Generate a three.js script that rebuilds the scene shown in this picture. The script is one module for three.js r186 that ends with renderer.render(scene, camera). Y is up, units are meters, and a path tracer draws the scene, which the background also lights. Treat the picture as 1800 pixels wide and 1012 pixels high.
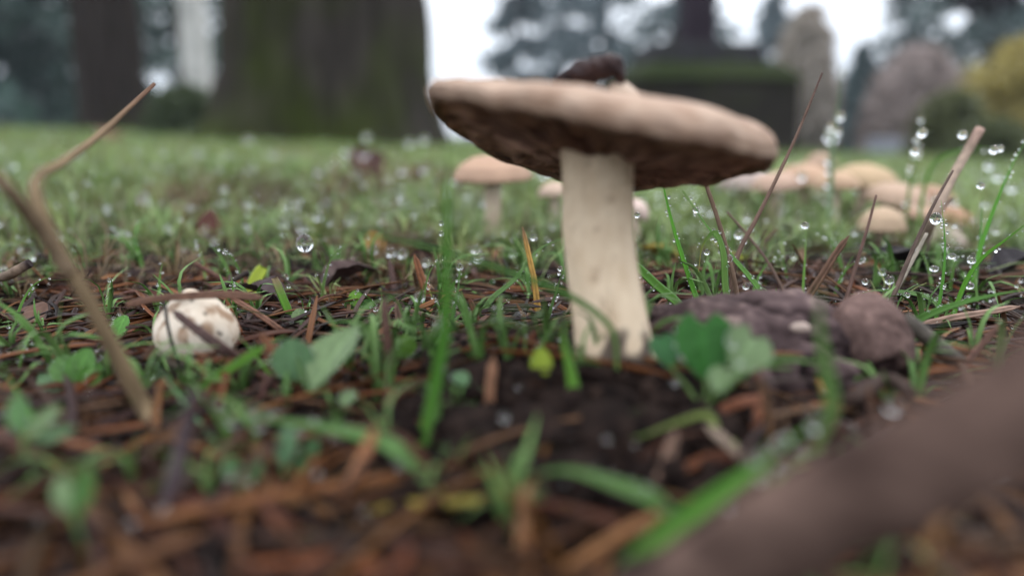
import * as THREE from 'three';
import { ImprovedNoise } from 'three/addons/math/ImprovedNoise.js';
import { mergeGeometries, mergeVertices } from 'three/addons/utils/BufferGeometryUtils.js';
import { RoundedBoxGeometry } from 'three/addons/geometries/RoundedBoxGeometry.js';

// ---------------------------------------------------------------- camera, sky, sun, exposure
const scene = new THREE.Scene();
const FPX = 1350, HORIZON = 225, EYE = 0.0615;             // lens length in photo pixels, level line, height of the phone above the litter
const camera = new THREE.PerspectiveCamera(2 * Math.atan(506 / FPX) * 180 / Math.PI, 1800 / 1012, 0.01, 900);
const pitch = Math.atan((506 - HORIZON) / FPX);
camera.position.set(0, EYE, 0);
camera.lookAt(0, EYE - Math.sin(pitch), -Math.cos(pitch));
camera.focus = 0.232;
camera.userData.fStop = camera.getFocalLength() / 6.0;     // an opening 6 mm wide
scene.add(camera);

function overcast() {
  const w = 256, h = 128, d = new Float32Array(w * h * 4), nz = new ImprovedNoise();
  for (let j = 0; j < h; j++) for (let i = 0; i < w; i++) {
    const el = ((j + 0.5) / h - 0.5) * Math.PI, az = i / w * Math.PI * 2, s = Math.max(0, Math.sin(el));
    const c = Math.cos(el), n = nz.noise(Math.cos(az) * c * 2 + 5, s * 3, Math.sin(az) * c * 2) * 0.10;
    const L = SKY * (1 + 1.6 * s) * (1 + n * Math.min(1, Math.max(0, el) * 4)), k = (j * w + i) * 4;
    d[k] = L * 0.93; d[k + 1] = L * 0.99; d[k + 2] = L * 1.08; d[k + 3] = 1;
  }
  const t = new THREE.DataTexture(d, w, h, THREE.RGBAFormat, THREE.FloatType);
  t.mapping = THREE.EquirectangularReflectionMapping; t.magFilter = t.minFilter = THREE.LinearFilter; t.needsUpdate = true;
  return t;
}
const SKY = 1.38;
scene.background = overcast(); scene.environment = scene.background;
const sun = new THREE.DirectionalLight(0xfff4e6, 1.5);
sun.position.set(1.2, 4.2, -2.6); sun.target.position.set(0, 0, -0.2);
sun.castShadow = true; sun.shadow.radius = 24; sun.shadow.mapSize.set(2048, 2048);
Object.assign(sun.shadow.camera, { left: -6, right: 6, top: 6, bottom: -6, near: 0.1, far: 40 });
scene.add(sun, sun.target);
const renderer = new THREE.WebGLRenderer({ antialias: true });
renderer.toneMapping = THREE.LinearToneMapping; renderer.toneMappingExposure = 0.95;
renderer.shadowMap.enabled = true; renderer.shadowMap.type = THREE.PCFSoftShadowMap;
const FOG = 0.0016;
if (FOG) scene.fog = new THREE.FogExp2(0xcfdbe6, FOG);

// ---------------------------------------------------------------- helpers
const V = (x, y, z) => new THREE.Vector3(x, y, z);
function rng(seed) { let a = seed >>> 0; return () => { a = (a + 0x6D2B79F5) | 0; let t = Math.imul(a ^ (a >>> 15), 1 | a); t = (t + Math.imul(t ^ (t >>> 7), 61 | t)) ^ t; return ((t ^ (t >>> 14)) >>> 0) / 4294967296; }; }
const noise = new ImprovedNoise(), N3 = (x, y, z) => noise.noise(x, y, z);
const fbm = (x, y, z, o = 4) => { let s = 0, a = 0.5, f = 1; for (let i = 0; i < o; i++) { s += a * N3(x * f + i * 7.3, y * f - i * 3.1, z * f + i * 1.7); a *= 0.5; f *= 2.03; } return s; };
const clamp = (x, a = 0, b = 1) => Math.min(b, Math.max(a, x)), smooth = (a, b, x) => { const t = clamp((x - a) / (b - a)); return t * t * (3 - 2 * t); };
const mix = (a, b, t) => a + (b - a) * t, mix3 = (a, b, t) => [mix(a[0], b[0], t), mix(a[1], b[1], t), mix(a[2], b[2], t)];

const FW = V(0, -Math.sin(pitch), -Math.cos(pitch)), UPV = V(0, Math.cos(pitch), -Math.sin(pitch));
const at = (px, py, d) => V(0, EYE, 0).addScaledVector(FW, d).addScaledVector(V(1, 0, 0), (px - 900) / FPX * d).addScaledVector(UPV, -(py - 506) / FPX * d);
const size = (pxs, d) => pxs / FPX * d;

// the lie of the land: level litter by the lens, a little mound of soil round the mushroom, then a lawn that falls gently to the right
const STEM = at(1083, 640, 0.17);
function groundY(x, z) {
  const d = Math.max(0, -z), r = Math.hypot(x, z);
  let y = -0.03 * (x + 0.66 * d) * smooth(0.28, 0.9, r) * (1 - smooth(60, 200, r) * 0.6);
  y += 0.0098 * Math.exp(-((x - STEM.x + 0.004) ** 2 + (z - STEM.z - 0.006) ** 2) / (2 * 0.026 ** 2));
  y += fbm(x * 9, 3, z * 9, 3) * 0.006 * smooth(0.0, 0.2, r) + fbm(x * 60, 1, z * 60, 4) * 0.0045 * (1 - smooth(0.5, 2, r)) + fbm(x * 0.8, 5, z * 0.8, 3) * 0.03 * smooth(0.6, 4, r);
  return y;
}
function hit(px, py) {                                      // how far along the view the ground lies behind that point
  let d = 0.04;
  for (let i = 0; i < 4000; i++) { const p = at(px, py, d); if (p.y <= groundY(p.x, p.z)) return d; d *= 1.004; if (d > 80) break; }
  return d;
}
const rest = (px, py, up = 0) => { const p = at(px, py, hit(px, py)); p.y += up; return p; };

const names = {};
function numbered(n) { const k = names[n] = (names[n] ?? -1) + 1; return k ? `${n}_${String(k).padStart(3, '0')}` : n; }
function tag(o, label, category, group, kind) { const u = { label, category }; if (group) u.group = group; if (kind) u.kind = kind; o.userData = u; return o; }
function shade(o) { o.castShadow = o.receiveShadow = true; return o; }
function put(name, geo, mat, parent = scene) {
  const m = shade(new THREE.Mesh(geo, mat)); m.name = parent === scene ? numbered(name) : name; parent.add(m); return m;
}
function thing(name, pos, label, category, group) { const g = new THREE.Group(); g.name = numbered(name); if (pos) g.position.copy(pos); scene.add(g); return tag(g, label, category, group); }
function paint(geo, f) {                                    // own colours of a surface, by place
  const p = geo.attributes.position, c = new Float32Array(p.count * 3);
  for (let i = 0; i < p.count; i++) { const q = f(p.getX(i), p.getY(i), p.getZ(i), i); c[i * 3] = q[0]; c[i * 3 + 1] = q[1]; c[i * 3 + 2] = q[2]; }
  geo.setAttribute('color', new THREE.BufferAttribute(c, 3)); return geo;
}

// where a small thing is, told by what lies nearest to it in view
const MARKS = [[560, 235, 'massive trunk'], [655, 350, 'reddish dead leaf clump'], [535, 427, 'largest drop'], [866, 292, 'orange tan mushroom'], [60, 325, 'kink of the bent stalk'], [1500, 320, 'tan mushroom cluster'], [1055, 450, 'large stem'], [345, 580, 'white young mushroom'], [1240, 610, 'clover'], [1400, 600, 'rotten lump'], [550, 630, 'pair of hairy leaves'], [685, 640, 'upright dark needle'], [770, 640, 'tall blurred blade'], [1500, 850, 'big blurred twig'], [300, 790, 'foot of the bent stalk'], [935, 480, 'yellow dry blade'], [600, 755, 'broad dewy blade'], [1655, 430, 'blade with the big drop'], [130, 650, 'lobed weed'], [200, 180, 'slim reddish trunk'], [1080, 640, 'foot of the large stem'], [710, 608, 'round yellow green leaf'], [320, 470, 'black twig']];
const told = new Set(), seenAt = (p) => { const q = p.clone().sub(camera.position), d = q.dot(FW); return [900 + q.x / d * FPX, 506 - q.dot(UPV) / d * FPX]; };
function where(px, py, head) {
  for (const [x, y, n] of [...MARKS].sort((a, b) => Math.hypot(a[0] - px, a[1] - py) - Math.hypot(b[0] - px, b[1] - py))) {
    const dx = px - x, dy = py - y, q = Math.hypot(dx, dy), far = q < 45 ? 'touching' : '', h = Math.abs(dx) > 0.4 * q ? (dx < 0 ? 'left' : 'right') : '', v = Math.abs(dy) > 0.4 * q ? (dy < 0 ? 'above' : 'below') : '';
    const s = `${head} ${q < 110 ? 'just ' : ''}${v && h ? `${v} and ${h} of` : v || h + ' of'} the ${n}`;
    if (!told.has(s)) { told.add(s); return s; }
  }
  return head + ' in the wet grass';
}
// a closed skin swept along a path
const RING = (n, sx = 1, sy = 1) => Array.from({ length: n }, (_, i) => [Math.cos(i / n * 2 * Math.PI) * sx, Math.sin(i / n * 2 * Math.PI) * sy]);
const BLADE = [[-1, .34], [-.55, .2], [0, .0], [.55, .2], [1, .34], [.55, .08], [0, -.13], [-.55, .08]];
const NEEDLE = [[-1, .1], [-.6, .34], [-.22, .3], [0, .14], [.22, .3], [.6, .34], [1, .1], [.7, -.22], [0, -.32], [-.7, -.22]];
const STALK = RING(9);
function sweep(pts, width, section, face, seg, color, base) {
  const curve = new THREE.CatmullRomCurve3(pts, false, 'centripetal'), m = section.length, pos = [], idx = [], uv = [], col = [];
  const len = curve.getLength();
  for (let i = 0; i <= seg; i++) {
    const t = i / seg, p = curve.getPoint(t), T = curve.getTangent(t).normalize();
    const S = T.clone().cross(face); if (S.lengthSq() < 1e-6) S.set(1, 0, 0); S.normalize();
    const Nn = S.clone().cross(T).normalize(), w = width(t);
    for (let k = 0; k < m; k++) {
      const q = p.clone().addScaledVector(S, section[k][0] * w).addScaledVector(Nn, section[k][1] * w).sub(base);
      pos.push(q.x, q.y, q.z); uv.push(k / m * w * 6, t * len);
      const c = color(t, section[k][0], section[k][1]); col.push(c[0], c[1], c[2]);
    }
  }
  for (let i = 0; i < seg; i++) for (let k = 0; k < m; k++) { const a = i * m + k, b = i * m + (k + 1) % m; idx.push(a, a + m, b, b, a + m, b + m); }
  for (const [row, flip] of [[0, 1], [seg, 0]]) for (let k = 1; k < m - 1; k++) flip ? idx.push(row * m, row * m + k, row * m + k + 1) : idx.push(row * m, row * m + k + 1, row * m + k);
  const g = new THREE.BufferGeometry();
  g.setAttribute('position', new THREE.Float32BufferAttribute(pos, 3)); g.setAttribute('uv', new THREE.Float32BufferAttribute(uv, 2));
  g.setAttribute('color', new THREE.Float32BufferAttribute(col, 3)); g.setIndex(idx); g.computeVertexNormals();
  return g;
}
// a lump: a ball with a relief of its own
function lump(rx, ry, rz, seed, rough = 0.25, freq = 1.6, detail = 5, oct = 4) {
  const g = mergeVertices(new THREE.IcosahedronGeometry(1, detail).deleteAttribute('normal').deleteAttribute('uv')), p = g.attributes.position;
  for (let i = 0; i < p.count; i++) {
    const x = p.getX(i), y = p.getY(i), z = p.getZ(i), k = 1 + rough * 2 * fbm(x * freq + seed, y * freq + seed * 1.7, z * freq - seed, oct);
    p.setXYZ(i, x * k * rx, y * k * ry, z * k * rz);
  }
  g.computeVertexNormals(); return g;
}
// textures: fine relief only
function reliefTexture(n, f, rep) {
  const d = new Uint8Array(n * n * 4);
  for (let j = 0; j < n; j++) for (let i = 0; i < n; i++) { const v = clamp(f(i / n, j / n)) * 255, k = (j * n + i) * 4; d[k] = d[k + 1] = d[k + 2] = v; d[k + 3] = 255; }
  const t = new THREE.DataTexture(d, n, n); t.wrapS = t.wrapT = THREE.RepeatWrapping; t.magFilter = THREE.LinearFilter; t.minFilter = THREE.LinearMipmapLinearFilter; t.generateMipmaps = true; t.repeat.set(rep, rep); t.needsUpdate = true; return t;
}
const tor = (u, v, f, s, o = 4) => { const a = u * 2 * Math.PI, b = v * 2 * Math.PI; return fbm(Math.cos(a) * f + s, Math.sin(a) * f + Math.cos(b) * f, Math.sin(b) * f - s, o); };
const soilRelief = reliefTexture(512, (u, v) => 0.5 + 1.1 * tor(u, v, 5, 2, 6), 18);
const fibreRelief = reliefTexture(256, (u, v) => 0.5 + 0.9 * tor(u, v * 0.0 + Math.sin(v * 6.28) * 0.02, 6, 9, 3), 220);
const stoneRelief = reliefTexture(256, (u, v) => 0.5 + tor(u, v, 4, 4, 5), 3);

const phys = (o) => new THREE.MeshPhysicalMaterial({ vertexColors: true, roughness: 0.8, ...o });
const M = {
  soil: phys({ roughness: 0.9, specularIntensity: 0.15, bumpMap: soilRelief, bumpScale: 0.0035 }),
  clod: phys({ roughness: 0.9, specularIntensity: 0.15 }),
  green: phys({ roughness: 0.85, transmission: 0.36, thickness: 0, specularIntensity: 0.3, clearcoat: 0.16, clearcoatRoughness: 0.3, side: THREE.DoubleSide }),
  dry: phys({ roughness: 0.75, specularIntensity: 0.2, clearcoat: 0.03, clearcoatRoughness: 0.4, bumpMap: fibreRelief, bumpScale: 0.00015 }),
  wet: phys({ roughness: 0.5, specularIntensity: 0.22, clearcoat: 0.05, clearcoatRoughness: 0.2 }),
  cap: phys({ roughness: 0.72, specularIntensity: 0.5, sheen: 0.15 }),
  gill: phys({ roughness: 0.9, specularIntensity: 0.3 }),
  stem: phys({ roughness: 0.7, specularIntensity: 0.5 }),
  bark: phys({ roughness: 0.95, specularIntensity: 0.12 }),
  stone: phys({ roughness: 0.92, specularIntensity: 0.2, bumpMap: stoneRelief, bumpScale: 0.006 }),
  leaf: phys({ roughness: 0.85, transmission: 0.3, thickness: 0, side: THREE.DoubleSide }),
  lawn: phys({ roughness: 0.9, specularIntensity: 0.25, transmission: 0.4, thickness: 0, side: THREE.DoubleSide }),
  dew: new THREE.MeshPhysicalMaterial({ color: 0xffffff, roughness: 0, transmission: 1, thickness: 0.004, ior: 1.33, specularIntensity: 1 }),
};

// ---------------------------------------------------------------- the ground
{
  const NX = 620, NZ = 620, warp = (t, a) => a * Math.sinh(8.6 * t), pos = [], uv = [], col = [], idx = [];
  for (let j = 0; j <= NZ; j++) for (let i = 0; i <= NX; i++) {
    const x = warp(i / NX * 2 - 1, 0.06, 9.3), z = -0.19 + warp(j / NZ * 2 - 1, 0.06, 9.3);
    pos.push(x, groundY(x, z), z); uv.push(x, z);
    const r = Math.hypot(x, z), n = fbm(x * 35, 0, z * 35, 4), m = fbm(x * 2.2 + 4, 8, z * 2.2, 3);
    let c = mix3([0.0055, 0.0035, 0.003], [0.017, 0.010, 0.0075], clamp(0.5 + n * 1.6));  // damp soil tones, lowered further to stand in for blocked skylight
    const turf = mix3([0.075, 0.12, 0.04], [0.10, 0.09, 0.05], clamp(0.5 + m * 1.5));
    c = mix3(c, turf, smooth(0.34, 0.8, r + m * 0.25)); col.push(...c);
  }
  for (let j = 0; j < NZ; j++) for (let i = 0; i < NX; i++) { const a = j * (NX + 1) + i, b = a + NX + 1; idx.push(a, b, a + 1, a + 1, b, b + 1); }
  const g = new THREE.BufferGeometry();
  g.setAttribute('position', new THREE.Float32BufferAttribute(pos, 3)); g.setAttribute('uv', new THREE.Float32BufferAttribute(uv, 2)); g.setAttribute('color', new THREE.Float32BufferAttribute(col, 3));
  g.setIndex(idx); g.computeVertexNormals();
  tag(put('ground', g, M.soil), 'dark damp soil under the needle litter, turning to lawn further off', 'ground', null, 'structure');
}

// ---------------------------------------------------------------- trees, monuments and shrubs behind
function barkTrunk(r0, r1, h, flare, seed, tone, moss, mossTo, root = 0) {
  const A = 120, B = 130, left = root, pos = [], idx = [], col = [];
  for (let j = 0; j <= B; j++) for (let i = 0; i < A; i++) {
    const t = (j / B) ** 1.6, y = t * h - 0.06, a = i / A * 2 * Math.PI, ca = Math.cos(a), sa = Math.sin(a);
    const lobes = 1 + 0.45 * Math.sin(a * 5 + seed) + 0.3 * Math.sin(a * 3 - seed * 2);
    let r = mix(r0, r1, t) * (1 + flare * Math.exp(-Math.max(0, y) / (r0 * 0.55)) * lobes);
    r *= 1 + left * Math.max(0, -ca) ** 3 * Math.exp(-Math.max(0, y) / 0.13);
    const ridge = Math.abs(fbm(ca * 7 + seed, y * 1.6, sa * 7, 4)), big = fbm(ca * 1.5 + seed, y * 0.7, sa * 1.5, 2);
    r *= 1 + 0.30 * (ridge - 0.12) + 0.12 * big;
    pos.push(ca * r, y, sa * r);
    const g = clamp(smooth(-0.4, 0.6, fbm(ca * 1.6 + seed, y * 4.2, sa * 1.6 - 3, 4) + moss - y / mossTo * 0.5));
    col.push(...mix3(mix3(tone.map((c) => c * 0.55), tone, clamp(ridge * 4)), [0.030, 0.038, 0.009], g));
  }
  for (let j = 0; j < B; j++) for (let i = 0; i < A; i++) { const a = j * A + i, b = j * A + (i + 1) % A; idx.push(a, a + A, b, b, a + A, b + A); }
  const g = new THREE.BufferGeometry();
  g.setAttribute('position', new THREE.Float32BufferAttribute(pos, 3)); g.setAttribute('color', new THREE.Float32BufferAttribute(col, 3)); g.setIndex(idx); g.computeVertexNormals();
  return g;
}
// boughs of foliage: leaf-sized faces hung along branches, so that gaps of sky remain
function foliage(seed, branches, tones, leafSize) {
  const R = rng(seed), pos = [], col = [], idx = [], nor = [];
  for (const b of branches) {
    for (let k = 0; k < b.n; k++) {
      const s = R() ** 0.7, sp = b.spread * (0.35 + 0.65 * s);
      const p = b.from.clone().lerp(b.to, s); p.y -= b.droop * s * s;
      p.x += (R() - 0.5) * 2 * sp; p.y += (R() - 0.6) * 2 * sp * 0.6; p.z += (R() - 0.5) * 2 * sp;
      const L = leafSize * (0.5 + R()), a = V(R() - 0.5, R() - 0.7, R() - 0.5).normalize().multiplyScalar(L), c = V(R() - 0.5, R() - 0.5, R() - 0.5).cross(a).normalize().multiplyScalar(L * 0.32);
      const i0 = pos.length / 3, tone = mix3(tones[0], tones[1], clamp(b.light + (R() - 0.5) * 0.6));
      for (const q of [p.clone().sub(a), p.clone().add(c), p.clone().add(a), p.clone().sub(c)]) { pos.push(q.x, q.y, q.z); col.push(...tone); }
      idx.push(i0, i0 + 1, i0 + 2, i0, i0 + 2, i0 + 3);
    }
  }
  const g = new THREE.BufferGeometry();
  g.setAttribute('position', new THREE.Float32BufferAttribute(pos, 3)); g.setAttribute('color', new THREE.Float32BufferAttribute(col, 3)); g.setIndex(idx); g.computeVertexNormals();
  return g;
}
function spot(px, d) { const p = at(px, HORIZON, d); p.y = groundY(p.x, p.z) - 0.02; return p; }
// conifer of whorled drooping boughs
function conifer(o) {
  const p = spot(o.px, o.d), R = rng(o.seed), g = thing(o.name ?? 'conifer', p, o.label, 'tree', o.group);
  const H = o.h, W = o.w, br = [], wood = [];
  for (let i = 0; i < o.boughs; i++) {
    const t = o.from + (1 - o.from) * R() ** (o.low ?? 1.15), y = t * H, L = W * (1 - t) ** (o.shape ?? 0.75) * (0.6 + 0.55 * R()) + 0.08 * W, a = R() * 6.283;
    const from = V(Math.cos(a) * 0.05 * W, y, Math.sin(a) * 0.05 * W), to = V(Math.cos(a) * L, y + L * (o.rise ?? 0.05), Math.sin(a) * L);
    br.push({ from, to, droop: L * (o.droop ?? 0.35), spread: L * (o.spread ?? 0.22), n: o.leaves, light: R() });
    if (i % 3 === 0) wood.push(sweep([from, from.clone().lerp(to, 0.5).add(V(0, -L * 0.05, 0)), to.clone().add(V(0, -L * (o.droop ?? 0.35) * 0.8, 0))], (q) => 0.02 * W * (1 - q * 0.85) * 0.6, RING(5), V(0, 1, 0), 4, () => [0.045, 0.035, 0.03], V(0, 0, 0)));
  }
  const tr = barkTrunk(W * 0.075 + 0.05, 0.03, H * 0.97, 0.25, o.seed, [0.055, 0.042, 0.035], -0.4, 1);
  put('trunk', tr, M.bark, g);
  put('branches', mergeGeometries(wood), M.bark, g).userData.kind = 'stuff';
  put('crown', foliage(o.seed + 5, br, o.tones, o.leaf), M.leaf, g);
  return g;
}
// round or upright shrub, foliage to the ground
function shrub(o) {
  const p = spot(o.px, o.d), R = rng(o.seed), g = thing(o.name, p, o.label, o.name === 'bare_tree' ? 'tree' : 'shrub', o.group), br = [], wood = [];
  for (let i = 0; i < o.boughs; i++) {
    const a = R() * 6.283, e = R() ** (o.up ?? 0.8) * 1.5, cr = Math.cos(e) * o.w, to = V(Math.cos(a) * cr, 0.05 + Math.sin(e) * o.h, Math.sin(a) * cr), from = V(to.x * 0.15, to.y * 0.15, to.z * 0.15);
    br.push({ from, to, droop: 0, spread: o.w * (o.spread ?? 0.16), n: o.leaves, light: clamp(to.y / o.h * 0.6 + R() * 0.5) });
    if (i % 4 === 0) wood.push(sweep([from.clone().multiplyScalar(0.2), from, to.clone().multiplyScalar(0.92)], (q) => 0.014 * o.w * (1.1 - q), RING(5), V(0.1, 0.3, 1), 4, () => [0.05, 0.035, 0.028], V(0, 0, 0)));
  }
  put('stems', mergeGeometries(wood), M.bark, g).userData.kind = 'stuff';
  put('crown', foliage(o.seed + 3, br, o.tones, o.leaf), M.leaf, g);
}

// the mossy trunk
{
  const p = spot(580, 3.0), g = thing('large_tree', p, 'massive mossy tree trunk with dark furrowed bark, flaring at its foot', 'tree');
  put('trunk', barkTrunk(0.365, 0.30, 9, 0.20, 2.6, [0.044, 0.037, 0.033], 0.2, 0.7, 0.6), M.bark, g);
  const wood = [], R = rng(31), br = [];
  for (let i = 0; i < 16; i++) {
    const a = i * 2.4, y = 5 + i * 0.26, L = 1.6 + R() * 1.2, from = V(Math.cos(a) * 0.25, y, Math.sin(a) * 0.25), to = V(Math.cos(a) * L, y + 0.5, Math.sin(a) * L);
    wood.push(sweep([from, from.clone().lerp(to, 0.5), to], (t) => 0.09 * (1 - 0.85 * t), RING(7), V(0, 1, 0), 6, () => [0.05, 0.04, 0.035], V(0, 0, 0)));
    br.push({ from, to, droop: 0.7, spread: 0.45, n: 90, light: R() });
  }
  put('branches', mergeGeometries(wood), M.bark, g).userData.kind = 'stuff';
  put('crown', foliage(77, br, [[0.02, 0.04, 0.025], [0.05, 0.08, 0.045]], 0.16), M.leaf, g);
}
{
  const p = spot(203, 7.5), g = thing('background_tree', p, 'slim dark reddish tree trunk standing behind the left grass', 'tree');
  put('trunk', barkTrunk(0.30, 0.26, 9, 0.22, 5.1, [0.034, 0.026, 0.023], -0.15, 0.8), M.bark, g);
  const br = [], R = rng(8), wood = [];
  for (let i = 0; i < 14; i++) { const a = i * 2.4, y = 4.2 + i * 0.3, L = 1.5 + R(), from = V(Math.cos(a) * 0.2, y, Math.sin(a) * 0.2), to = V(Math.cos(a) * L, y + 0.3, Math.sin(a) * L); br.push({ from, to, droop: 0.6, spread: 0.4, n: 90, light: R() }); wood.push(sweep([from, from.clone().lerp(to, 0.5), to], (t) => 0.07 * (1 - 0.85 * t), RING(6), V(0, 1, 0), 5, () => [0.05, 0.04, 0.035], V(0, 0, 0))); }
  put('branches', mergeGeometries(wood), M.bark, g).userData.kind = 'stuff';
  put('crown', foliage(21, br, [[0.02, 0.04, 0.025], [0.05, 0.08, 0.045]], 0.15), M.leaf, g);
}
// far conifers
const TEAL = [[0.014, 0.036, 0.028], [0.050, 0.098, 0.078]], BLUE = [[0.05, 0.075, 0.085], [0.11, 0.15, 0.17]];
conifer({ px: -40, d: 14, h: 9, w: 2.1, from: 0.02, boughs: 180, leaves: 42, leaf: 0.18, seed: 101, spread: 0.13, tones: TEAL, label: 'dark evergreen at the left edge of the photo, full to the ground' });
conifer({ px: 90, d: 17, h: 11, w: 2.2, from: 0.03, boughs: 175, leaves: 36, leaf: 0.2, seed: 102, spread: 0.13, tones: TEAL, label: 'dark evergreen just left of the slim reddish trunk' });
conifer({ px: 215, d: 21, h: 12, w: 2.3, from: 0.04, boughs: 150, leaves: 20, leaf: 0.2, seed: 103, spread: 0.13, tones: TEAL, label: 'dark evergreen directly behind the slim reddish trunk' });
conifer({ px: 330, d: 16, h: 10, w: 1.7, from: 0.03, boughs: 130, leaves: 15, leaf: 0.17, seed: 104, spread: 0.13, tones: TEAL, label: 'teal evergreen behind the white stone pillar' });
conifer({ px: 430, d: 24, h: 13, w: 2.6, from: 0.04, boughs: 150, leaves: 40, leaf: 0.2, seed: 105, tones: TEAL, label: 'evergreen mostly hidden behind the massive mossy trunk' });
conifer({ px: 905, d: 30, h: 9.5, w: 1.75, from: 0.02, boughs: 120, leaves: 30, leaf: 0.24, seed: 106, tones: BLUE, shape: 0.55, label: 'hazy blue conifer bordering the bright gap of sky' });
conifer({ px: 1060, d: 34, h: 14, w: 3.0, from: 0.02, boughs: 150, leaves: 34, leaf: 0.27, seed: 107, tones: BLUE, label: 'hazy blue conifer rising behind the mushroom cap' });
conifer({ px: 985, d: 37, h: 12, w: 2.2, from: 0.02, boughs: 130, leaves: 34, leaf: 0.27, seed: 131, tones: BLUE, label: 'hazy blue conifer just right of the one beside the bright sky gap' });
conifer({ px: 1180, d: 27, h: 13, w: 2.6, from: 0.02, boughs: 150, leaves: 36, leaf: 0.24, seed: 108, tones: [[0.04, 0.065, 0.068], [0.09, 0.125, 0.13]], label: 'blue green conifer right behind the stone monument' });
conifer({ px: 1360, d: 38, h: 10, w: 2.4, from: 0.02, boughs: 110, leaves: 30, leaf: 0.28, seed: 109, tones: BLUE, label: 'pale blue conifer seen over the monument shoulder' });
conifer({ px: 1590, d: 25, h: 12, w: 1.5, from: 0.05, boughs: 140, leaves: 40, leaf: 0.2, seed: 110, tones: [[0.035, 0.06, 0.06], [0.085, 0.125, 0.12]], label: 'teal conifer right of the brightest sky gap' });
conifer({ px: 1730, d: 18, h: 11, w: 2.0, from: 0.02, boughs: 170, leaves: 46, leaf: 0.18, seed: 111, tones: [[0.035, 0.06, 0.06], [0.085, 0.125, 0.12]], label: 'tall blue green conifer behind the golden shrub' });
conifer({ px: 1880, d: 22, h: 12, w: 2.6, from: 0.02, boughs: 150, leaves: 44, leaf: 0.2, seed: 112, tones: TEAL, label: 'evergreen at the right edge of the photo' });
conifer({ px: 1508, d: 26, h: 3.6, w: 1.35, from: 0.02, boughs: 130, leaves: 30, leaf: 0.2, seed: 141, tones: [[0.04, 0.07, 0.07], [0.09, 0.14, 0.135]], label: 'short teal conifer under the bright sky gap at right' });
shrub({ name: 'bare_tree', px: 1408, d: 15, h: 2.75, w: 0.62, boughs: 320, leaves: 110, leaf: 0.09, up: 1.0, spread: 0.22, seed: 113, tones: [[0.26, 0.215, 0.18], [0.42, 0.36, 0.31]], label: 'pale beige upright winter tree right of the monument' });
shrub({ name: 'bare_tree', px: 1605, d: 14, h: 1.95, w: 0.85, boughs: 320, leaves: 110, leaf: 0.09, up: 1.3, spread: 0.2, seed: 114, tones: [[0.22, 0.165, 0.15], [0.36, 0.285, 0.265]], label: 'low pinkish brown winter tree left of the golden shrub' });
shrub({ name: 'golden_shrub', px: 1800, d: 8, h: 1.25, w: 0.85, boughs: 170, leaves: 75, leaf: 0.045, seed: 120, tones: [[0.17, 0.13, 0.03], [0.38, 0.31, 0.08]], label: 'golden yellow shrub at the right edge of the lawn' });
shrub({ name: 'green_shrub', px: 1672, d: 6.6, h: 0.60, w: 0.34, boughs: 120, leaves: 70, leaf: 0.035, seed: 121, tones: [[0.035, 0.045, 0.01], [0.10, 0.11, 0.028]], label: 'olive green bush standing before the golden shrub' });
shrub({ name: 'green_shrub', px: 1752, d: 6.0, h: 0.34, w: 0.35, boughs: 110, leaves: 70, leaf: 0.035, seed: 122, tones: [[0.03, 0.042, 0.01], [0.085, 0.10, 0.025]], label: 'lower dark green bush under the golden shrub' });
shrub({ name: 'green_shrub', px: 330, d: 5.0, h: 0.34, w: 0.30, boughs: 110, leaves: 70, leaf: 0.03, seed: 123, tones: [[0.018, 0.03, 0.01], [0.05, 0.075, 0.02]], label: 'dark mossy bush against the left foot of the massive trunk' });
// a dark bough reaching into the top right corner
{
  const p = spot(2050, 3.4), g = thing('overhanging_tree', p, 'dark tree whose bough hangs into the top right corner', 'tree');
  put('trunk', barkTrunk(0.14, 0.07, 3.2, 0.25, 7.7, [0.05, 0.04, 0.035], -0.3, 1), M.bark, g);
  const from = V(0, 1.1, 0), to = at(1690, 6, 3.3).sub(p), mid = from.clone().lerp(to, 0.5).add(V(0, 0.12, 0));
  put('branch', sweep([from, mid, to], (t) => 0.035 * (1 - 0.8 * t), RING(8), V(0, 1, 0), 12, () => [0.04, 0.032, 0.03], V(0, 0, 0)), M.bark, g);
  const br = [], R = rng(64);
  for (let i = 0; i < 26; i++) { const b = from.clone().lerp(to, 0.45 + 0.55 * R()).add(V(0, 0.1 * R(), 0)), e = b.clone().add(V((R() - 0.6) * 0.3, (R() - 0.45) * 0.22, (R() - 0.5) * 0.4)); br.push({ from: b, to: e, droop: 0.03, spread: 0.07, n: 80, light: R() * 0.5 }); }
  put('crown', foliage(65, br, [[0.018, 0.016, 0.028], [0.05, 0.045, 0.06]], 0.035), M.leaf, g);
}
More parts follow.
